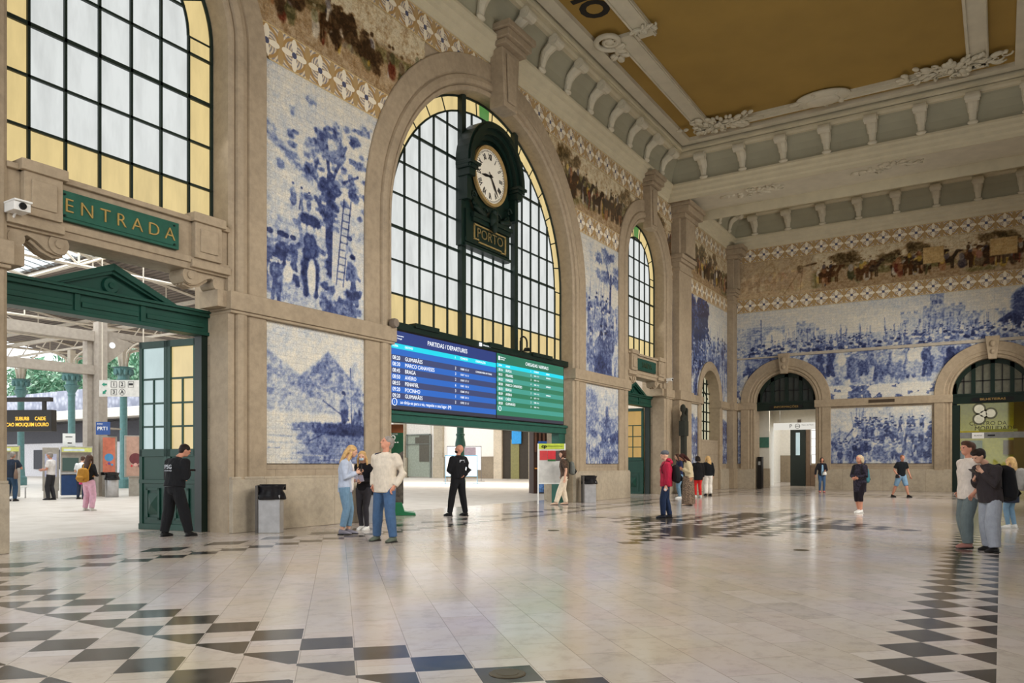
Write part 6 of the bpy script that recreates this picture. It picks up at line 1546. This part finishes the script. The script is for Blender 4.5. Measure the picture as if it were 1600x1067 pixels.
def backpack(p, label, mat, H, w=.17, d=.10, z0=.56, z1=.80, x=-.075, mat2=None):
    t = local(p, 'backpack', label, 'backpack'); m = MB()
    zc = (z0+z1)/2; w, d = w*.58, d*.55
    m.tube([(x-d*.9, 0, z0), (x-d, 0, z0+.015), (x-d*1.15, 0, z0+.07), (x-d, 0, zc+.02), (x-d*.9, 0, z1-.03), (x-d*.7, 0, z1)], [(w*.7, d*.6), (w, d), (w*1.05, d*1.15), (w, d), (w*.9, d*.85), (w*.5, d*.4)], n=14, side=(0, 1, 0))
    m.xf(Matrix.Scale(H, 4)); me = solid(m, .014, 'bag', 3); me.materials.clear(); me.materials.append(mat)
    o = bpy.data.objects.new('bag', me); COL.objects.link(o); o.parent = t
    m = MB(); m.tube([(x-d*2.1, 0, z0+.02), (x-d*2.35, 0, z0+.06), (x-d*2.1, 0, z0+.1)], [(w*.5, .01), (w*.75, .02), (w*.6, .01)], n=12, side=(0, 1, 0)); m.xf(Matrix.Scale(H, 4)); m.build('pocket', mat2 or mat, t, smooth=True)
    for s in (-1, 1):
        m = MB(); m.tube([(x-.01, s*.06, z1-.03), (-.03, s*.068, .845), (.035, s*.072, .83), (.082, s*.075, .76), (.075, s*.085, .68), (x*.4, s*.108, .61)], [(.012, .004)]*6, n=6, side=(0, 1, 0)); m.xf(Matrix.Scale(H, 4)); m.build('strap', mat2 or mat, t)
    return t
def carried(p, nm, label, cat, build, H):
    t = local(p, nm, label, cat); build(t, H); return t
def bagmesh(t, nm, c, r, mat, H, straps=None):
    m = MB(); m.tube([(c[0], c[1], c[2]-r[2]), (c[0], c[1], c[2]-r[2]*.8), (c[0], c[1], c[2]), (c[0], c[1], c[2]+r[2]*.9), (c[0], c[1], c[2]+r[2])], [(r[1]*.8, r[0]*.8), (r[1], r[0]), (r[1]*.95, r[0]), (r[1]*.6, r[0]*.5), (r[1]*.3, r[0]*.3)], n=14, side=(0, 1, 0)); m.xf(Matrix.Scale(H, 4)); m.build(nm, mat, t, smooth=True)
    if straps: m = MB(); m.tube(straps, [(.008, .003)]*len(straps), n=6, side=(0, 1, 0)); m.xf(Matrix.Scale(H, 4)); m.build('strap', mat, t)
def F(n, rgb, **k): return fabric(n, rgb, **k)
BLK = F('black_uniform', (24, 25, 28)); JEAN = F('blue_denim', (66, 92, 124)); JEANL = F('light_denim', (112, 142, 164)); NAVYF = F('navy_cloth', (26, 36, 58)); WHT = F('white_shirt_cloth', (204, 192, 174)); BOOT = flat('black_boot', (20, 20, 22), .4)
WSH = flat('white_sneaker', (220, 218, 212), .5); BLONDE = flat('blonde_hair', (196, 158, 104), .6, 0, .15, 20); BROWNH = flat('brown_hair', (72, 48, 36), .6, 0, .15, 20); DARKH = flat('dark_hair', (34, 26, 24), .5, 0, .1, 20); GREYH = flat('grey_hair', (134, 126, 118), .6, 0, .12, 20)
UNIT = F('police_white_print', (196, 200, 206))
def back_print(t, H, s_, z=.755, x=-.086):
    T_ = []; M = Matrix.Rotation(-math.pi/2, 4, 'Z') @ Matrix.Rotation(math.pi/2, 4, 'X'); M = Matrix.Translation((x*H, 0, z*H)) @ M
    text(s_, .062*H, UNIT, M, t, 'x', .0015, join=T_, offset=.001); text('SEGURANÇA', .018*H, UNIT, Matrix.Translation((x*H, 0, (z-.04)*H)) @ Matrix.Rotation(-math.pi/2, 4, 'Z') @ Matrix.Rotation(math.pi/2, 4, 'X'), t, 'x', .0015, join=T_)
    join_text(T_, 'back_lettering', UNIT, t)
# guard with his back turned by the green door
p, a, H = person('security guard in black uniform seen from behind beside the open green door, head bent', (8.8, .22), 1.74, 8, SKIN2, ('hold', 'phone'), ((-.04, .10), (.09, -.12)), .05, (-25, 28), top=BLK, hem=.53, loose=1.42, legs=BLK, leg_loose=1.45, shoes=BOOT, hair=DARKH, voxel=.012)
back_print(p, H, 'PSG', .745, -.078)
m = MB(); m.tube([(0, 0, .535), (0, 0, .56)], [(.106, .078)]*2, n=20, side=(0, 1, 0)); m.xf(Matrix.Scale(H, 4)); m.build('duty_belt', BOOT, p)
carried(p, 'mobile_phone', 'dark phone held by the guard beside the green door', 'phone', lambda t, H: MB().box(.19*H, .20*H, -.1*H, -.02*H, .70*H, .72*H).build('phone', BLACK, t) and None, H)
# the three visitors near the left pier
p, a, H = person('blonde woman in pale blue jacket and light jeans looking at her phone beside the pier', (10.83, -2.15), 1.72, -52, SKIN, ('phone', 'phone'), ((.03, .045), (-.03, -.045)), .01, (0, 22), True, top=F('pale_blue_jacket', (176, 184, 200)), hem=.47, loose=1.15, legs=JEANL, leg_loose=.95, leg_end=.09, hair=BLONDE, hair_style='long', shoes=flat('grey_slip_on', (120, 116, 124), .7), open_front=F('white_top', (222, 214, 208)), voxel=.012)
carried(p, 'mobile_phone', 'phone held by the blonde woman in the pale blue jacket', 'phone', lambda t, H: MB().box(.175*H, .185*H, -.03*H, .03*H, .70*H, .78*H).build('phone', BLACK, t) and None, H)
carried(p, 'shoulder_bag', 'brown leather shoulder bag hanging beside the blonde woman', 'bag', lambda t, H: bagmesh(t, 'bag', (-.0, .13, .53), (.07, .03, .11), flat('brown_leather', (104, 56, 44), .5), H, [(-.0, .12, .62), (-.01, .115, .75), (0, .09, .835)]), H)
p, a, H = person('blonde woman with face mask and black clothes reading a paper behind the white shirted man', (11.75, -1.78), 1.62, 195, SKIN, ('hold', 'hold'), ((.02, .05), (-.03, -.05)), .01, (15, 16), True, top=F('black_top', (22, 22, 26)), hem=.5, legs=F('charcoal_leggings', (52, 50, 54)), leg_loose=.92, hair=BLONDE, hair_style='long', shoes=WSH, mask=True, voxel=.013)
carried(p, 'paper_map', 'white paper sheet held open by the masked woman', 'paper', lambda t, H: MB().poly([(.18*H, -.11*H, .60*H), (.18*H, .10*H, .62*H), (.22*H, .10*H, .70*H), (.22*H, -.11*H, .69*H)], (.004, 0, .0)).build('sheet', F('paper_lilac', (206, 204, 222)), t) and None, H)
p, a, H = person('grey haired man in loose white shirt and blue jeans looking up with hands in pockets', (10.2, -3.72), 1.84, 186, SKIN2, ('pocket', 'pocket'), ((.02, .11), (-.03, -.115)), -.015, (-32, -12), top=WHT, hem=.465, loose=1.28, legs=JEAN, leg_loose=1.22, hair=GREYH, shoes=flat('olive_trainer', (84, 90, 78), .7), voxel=.012, belly=.012, sleeve='long')
t_ = local(p, 'shoulder_bag', 'dark bag strap and small bag on the white shirted man', 'bag'); bagmesh(t_, 'bag', (-.03, -.15, .55), (.05, .025, .06), F('navy_bag', (30, 36, 62)), H, [(-.03, -.14, .60), (.0, -.125, .72), (.02, -.095, .83), (-.03, -.07, .845)])
# officer under the departures board
p, a, H = person('bald bearded officer in black uniform standing under the departures board, back half turned', (16.25, -.85), 1.86, 82, SKIN2, ('belly', 'back'), ((.07, .09), (-.05, -.10)), -.01, (42, -12), top=BLK, hem=.53, loose=1.3, legs=BLK, leg_loose=1.2, shoes=BOOT, beard=DARKH, voxel=.013)
back_print(p, H, 'PSG', .76, -.084)
m = MB(); m.tube([(0, 0, .535), (0, 0, .56)], [(.106, .078)]*2, n=20, side=(0, 1, 0)); m.box(-.09, -.075, -.0, .04, .52, .58); m.xf(Matrix.Scale(H, 4)); m.build('duty_belt', BOOT, p)
# traveller with curly hair
p, a, H = person('curly haired traveller in brown patterned shirt and cream trousers by the notice board', (22.55, -.6), 1.79, 128, SKIN, ('down', 'pocket'), ((.17, .05), (-.03, -.05)), .03, (10, 0), top=F('brown_print', (84, 66, 54), var=.4, scale=26), sleeve='short', hem=.48, loose=1.15, legs=F('cream_trousers', (216, 200, 176)), leg_loose=1.35, hair=BROWNH, hair_style='curly', shoes=flat('tan_shoe', (190, 160, 136), .6), voxel=.014)
backpack(p, 'grey backpack worn by the curly haired traveller', F('grey_pack', (104, 106, 100)), H, mat2=F('black_pack', (36, 36, 38)))
# group in the middle distance
p, a, H = person('man in crimson hooded jacket, grey beanie and navy jeans seen from the side', (18.4, -5.72), 1.68, 118, SKIN, ('down', 'down'), ((.05, .05), (-.06, -.05)), .0, (5, 4), top=F('crimson_jacket', (158, 30, 56)), hem=.47, loose=1.35, legs=F('navy_jeans', (30, 42, 66)), leg_loose=1.2, beanie=F('grey_knit', (84, 86, 90)), shoes=flat('dark_trainer', (30, 32, 40), .6), voxel=.013)
m = MB(); m.ball((-.035, 0, .855), .05, .075, .04); m.ball((-.05, 0, .83), .05, .07, .045); m.xf(Matrix.Scale(H, 4)); m.build('hood', F('crimson_jacket', (158, 30, 56)), p, smooth=True)
backpack(p, 'black backpack on the man in the crimson jacket', F('black_pack2', (26, 28, 30)), H, .18, .12, .53, .79)
carried(p, 'held_mask', 'pale blue mask dangling from the hand of the man in crimson', 'mask', lambda t, H: MB().ball((.03*H, .15*H, .43*H), .03, .02, .04).build('mask', flat('mask_blue', (178, 200, 212), .7), t, smooth=True) and None, H)
p, a, H = person('woman with dark hair and blue jeans half hidden behind the crimson jacket', (29.0, -2.2), 1.76, 130, SKIN, ('phone', 'hold'), ((.02, .06), (-.02, -.05)), .01, (0, 15), True, top=F('navy_top', (36, 44, 74)), legs=JEANL, shoes=WSH, hair=BROWNH, hair_style='long', voxel=.016)
p, a, H = person('long haired woman in beige jacket and long brown striped skirt, head bent over phone', (24.3, -4.25), 1.72, 122, SKIN3, ('phone', 'phone'), ((.05, .04), (-.02, -.04)), .04, (0, 38), True, top=F('beige_jacket', (186, 170, 136)), hem=.53, loose=1.2, skirt=(.56, .035, .125, F('brown_striped_skirt', (112, 94, 78), var=.4, scale=30)), hair=F('auburn_hair', (54, 28, 24)), hair_style='long', shoes=flat('tan_shoe', (190, 160, 136), .6), voxel=.014)
p, a, H = person('person in black coat and bright red trousers carrying a pale bag', (30.5, -2.42), 1.68, 40, SKIN, ('hold', 'down'), ((.03, .05), (-.03, -.05)), .01, (20, 8), True, top=F('black_coat', (26, 26, 28)), hem=.42, loose=1.35, legs=F('red_trousers', (206, 42, 40)), shoes=WSH, hair=DARKH, hair_style='bob', voxel=.016)
carried(p, 'tote_bag', 'pale tote bag under the arm of the person in red trousers', 'bag', lambda t, H: bagmesh(t, 'bag', (.0, .15, .58), (.08, .025, .09), F('pale_tote', (212, 200, 184)), H, [(.0, .14, .65), (0, .12, .76), (0, .08, .84)]), H)
p, a, H = person('blonde woman in black sweater and wide white trousers with her back turned', (32.3, -2.25), 1.70, 40, SKIN, ('hold', 'down'), ((.0, .06), (.0, -.06)), .0, (15, 5), True, top=F('black_sweater', (24, 26, 30)), hem=.5, loose=1.25, legs=F('white_wide_trousers', (228, 222, 212)), leg_loose=1.55, shoes=BOOT, hair=BLONDE, hair_style='long', voxel=.016)
# visitors by the end wall
p, a, H = person('woman in pale blue shirt, dark cardigan and blue jeans by the end wall', (38.9, -5.6), 1.66, 205, SKIN2, ('hold', 'wide'), ((.03, .05), (-.03, -.05)), .0, (0, 4), True, top=F('dark_cardigan', (34, 34, 40)), hem=.48, loose=1.15, legs=JEAN, leg_loose=.95, shoes=flat('pink_shoe', (206, 130, 124), .6), hair=DARKH, hair_style='bob', open_front=F('sky_shirt', (140, 178, 206)), voxel=.017)
carried(p, 'handbag', 'white handbag at the waist of the woman in the dark cardigan', 'bag', lambda t, H: bagmesh(t, 'bag', (.12, .05, .55), (.03, .06, .05), F('white_bag', (224, 222, 214)), H), H)
p, a, H = person('woman with fair grey hair in dark flowered dress and short black leggings', (23.2, -9.5), 1.60, 152, SKIN2, ('belly', 'belly'), ((.03, .045), (-.03, -.045)), .0, (-5, 0), True, top=F('flowered_black', (40, 36, 48), var=.5, scale=24), hem=.36, loose=1.3, legs=F('black_capri', (26, 20, 28)), leg_end=.2, hair=flat('fair_grey_hair', (186, 164, 130), .6, 0, .15, 20), hair_style='bob', shoes=WSH, voxel=.014)
backpack(p, 'teal and black backpack on the woman in the flowered dress', F('teal_pack', (66, 120, 128)), H, .15, .10, .52, .78, mat2=F('black_pack2', (26, 28, 30)))
p, a, H = person('striding man in black t-shirt and denim shorts in front of the battle mural', (35.2, -9.35), 1.72, 225, SKIN2, ('wide', 'pocket'), ((.13, .09), (-.15, -.12)), .02, (-12, 4), top=F('black_tshirt', (24, 28, 32)), sleeve='short', hem=.5, loose=1.1, legs=F('denim_shorts', (120, 152, 178)), leg_end=.27, leg_loose=1.2, hair=F('cropped_hair', (120, 84, 66)), shoes=BOOT, voxel=.016)
carried(p, 'camera_bag', 'small black camera bag at the hip of the striding man', 'bag', lambda t, H: bagmesh(t, 'bag', (.06, -.16, .5), (.04, .04, .045), F('black_bag', (30, 30, 32)), H), H)
# the two young men and the woman at the right
p, a, H = person('young man in loose white t-shirt and grey green jeans with hands in pockets', (14.45, -12.36), 1.71, 122, SKIN2, ('pocket', 'pocket'), ((.04, .05), (-.02, -.05)), .0, (6, 0), top=F('white_tee', (204, 192, 180)), sleeve='short', hem=.46, loose=1.35, legs=F('grey_green_jeans', (96, 106, 106)), leg_loose=1.4, hair=BROWNH, hair_style='short_thick', shoes=flat('pinkish_trainer', (150, 104, 94), .6), voxel=.011)
p, a, H = person('young man in dark jacket and grey sweatpants looking down at his phone', (14.05, -12.66), 1.60, 135, SKIN, ('up', 'phone'), ((.04, .09), (-.07, -.10)), .045, (-4, 32), top=F('dark_brown_jacket', (50, 44, 46)), hem=.47, loose=1.35, legs=F('grey_sweatpants', (146, 150, 158)), leg_loose=1.65, hair=DARKH, hair_style='short_thick', shoes=BOOT, voxel=.011, belly=.015)
backpack(p, 'large black backpack on the young man with the phone', F('black_pack3', (20, 21, 25)), H, .21, .15, .5, .82)
carried(p, 'mobile_phone', 'phone held out by the young man in the dark jacket', 'phone', lambda t, H: MB().poly([(.2*H, -.01*H, .76*H), (.2*H, .05*H, .76*H), (.245*H, .05*H, .79*H), (.245*H, -.01*H, .79*H)], (.0, 0, .012)).build('phone', BLACK, t) and None, H)
p, a, H = person('fair haired woman in dark skirt and jeans partly hidden behind the phone reader', (19.3, -12.98), 1.50, 60, SKIN, ('down', 'down'), ((.02, .04), (-.02, -.04)), .0, (0, 0), True, top=F('navy_coat', (32, 38, 56)), hem=.36, loose=1.35, legs=JEANL, leg_loose=.9, hair=BLONDE, hair_style='long', shoes=WSH, voxel=.014)
backpack(p, 'pale grey backpack on the woman at the right edge', F('pale_pack', (140, 136, 130)), H, .17, .11, .54, .84)
# concourse
p, a, H = person('woman with long brown hair, black top and pink trousers seen from behind', (12.35, 9.5), 1.62, 22, SKIN, ('hold', 'hold'), ((.0, .075), (-.02, -.075)), .0, (0, 5), True, top=BLK, hem=.52, legs=F('pink_trousers', (224, 176, 196)), leg_loose=1.35, hair=BROWNH, hair_style='long', shoes=WSH, voxel=.014)
backpack(p, 'mustard yellow backpack on the woman in pink trousers', F('mustard_pack', (178, 126, 44)), H, .19, .12, .52, .76)
carried(p, 'pink_bag', 'bright pink bag at the left side of the woman in pink trousers', 'bag', lambda t, H: bagmesh(t, 'bag', (.02, .16, .52), (.05, .035, .05), F('hot_pink', (226, 70, 140)), H), H)
p, a, H = person('man in navy shirt and jeans using the leftmost ticket machine', (14.0, 17.6), 1.80, 30, SKIN2, ('hold', 'up'), ((.0, .08), (.0, -.08)), .02, (0, 10), top=F('navy_shirt', (30, 40, 56)), sleeve='short', hem=.48, loose=1.2, legs=F('dark_jeans', (40, 66, 92)), leg_loose=1.2, hair=GREYH, shoes=BOOT, voxel=.017)
carried(p, 'shoulder_bag', 'brown bag over the shoulder of the man at the leftmost machine', 'bag', lambda t, H: bagmesh(t, 'bag', (-.05, -.14, .55), (.05, .03, .1), F('taupe_bag', (120, 98, 84)), H, [(-.05, -.13, .64), (-.03, -.12, .76), (0, -.09, .84)]), H)
p, a, H = person('older man in white shirt and black trousers standing between the ticket machines', (15.3, 17.4), 1.80, 128, SKIN2, ('hold', 'hold'), ((.03, .05), (-.04, -.05)), .0, (0, 5), top=F('short_white_shirt', (206, 200, 196)), sleeve='short', hem=.52, loose=1.15, legs=F('black_trousers', (40, 40, 44)), leg_loose=1.15, hair=GREYH, mask=True, shoes=BOOT, voxel=.017)
p, a, H = person('person in white shirt bending over the second ticket machine behind the woman in pink', (16.3, 17.2), 1.66, 35, SKIN, ('hold', 'hold'), ((.0, .06), (.0, -.06)), .05, (0, 20), top=F('white_tee2', (214, 214, 212)), sleeve='short', legs=F('navy_trousers', (36, 46, 66)), hair=BROWNH, shoes=BOOT, voxel=.018)
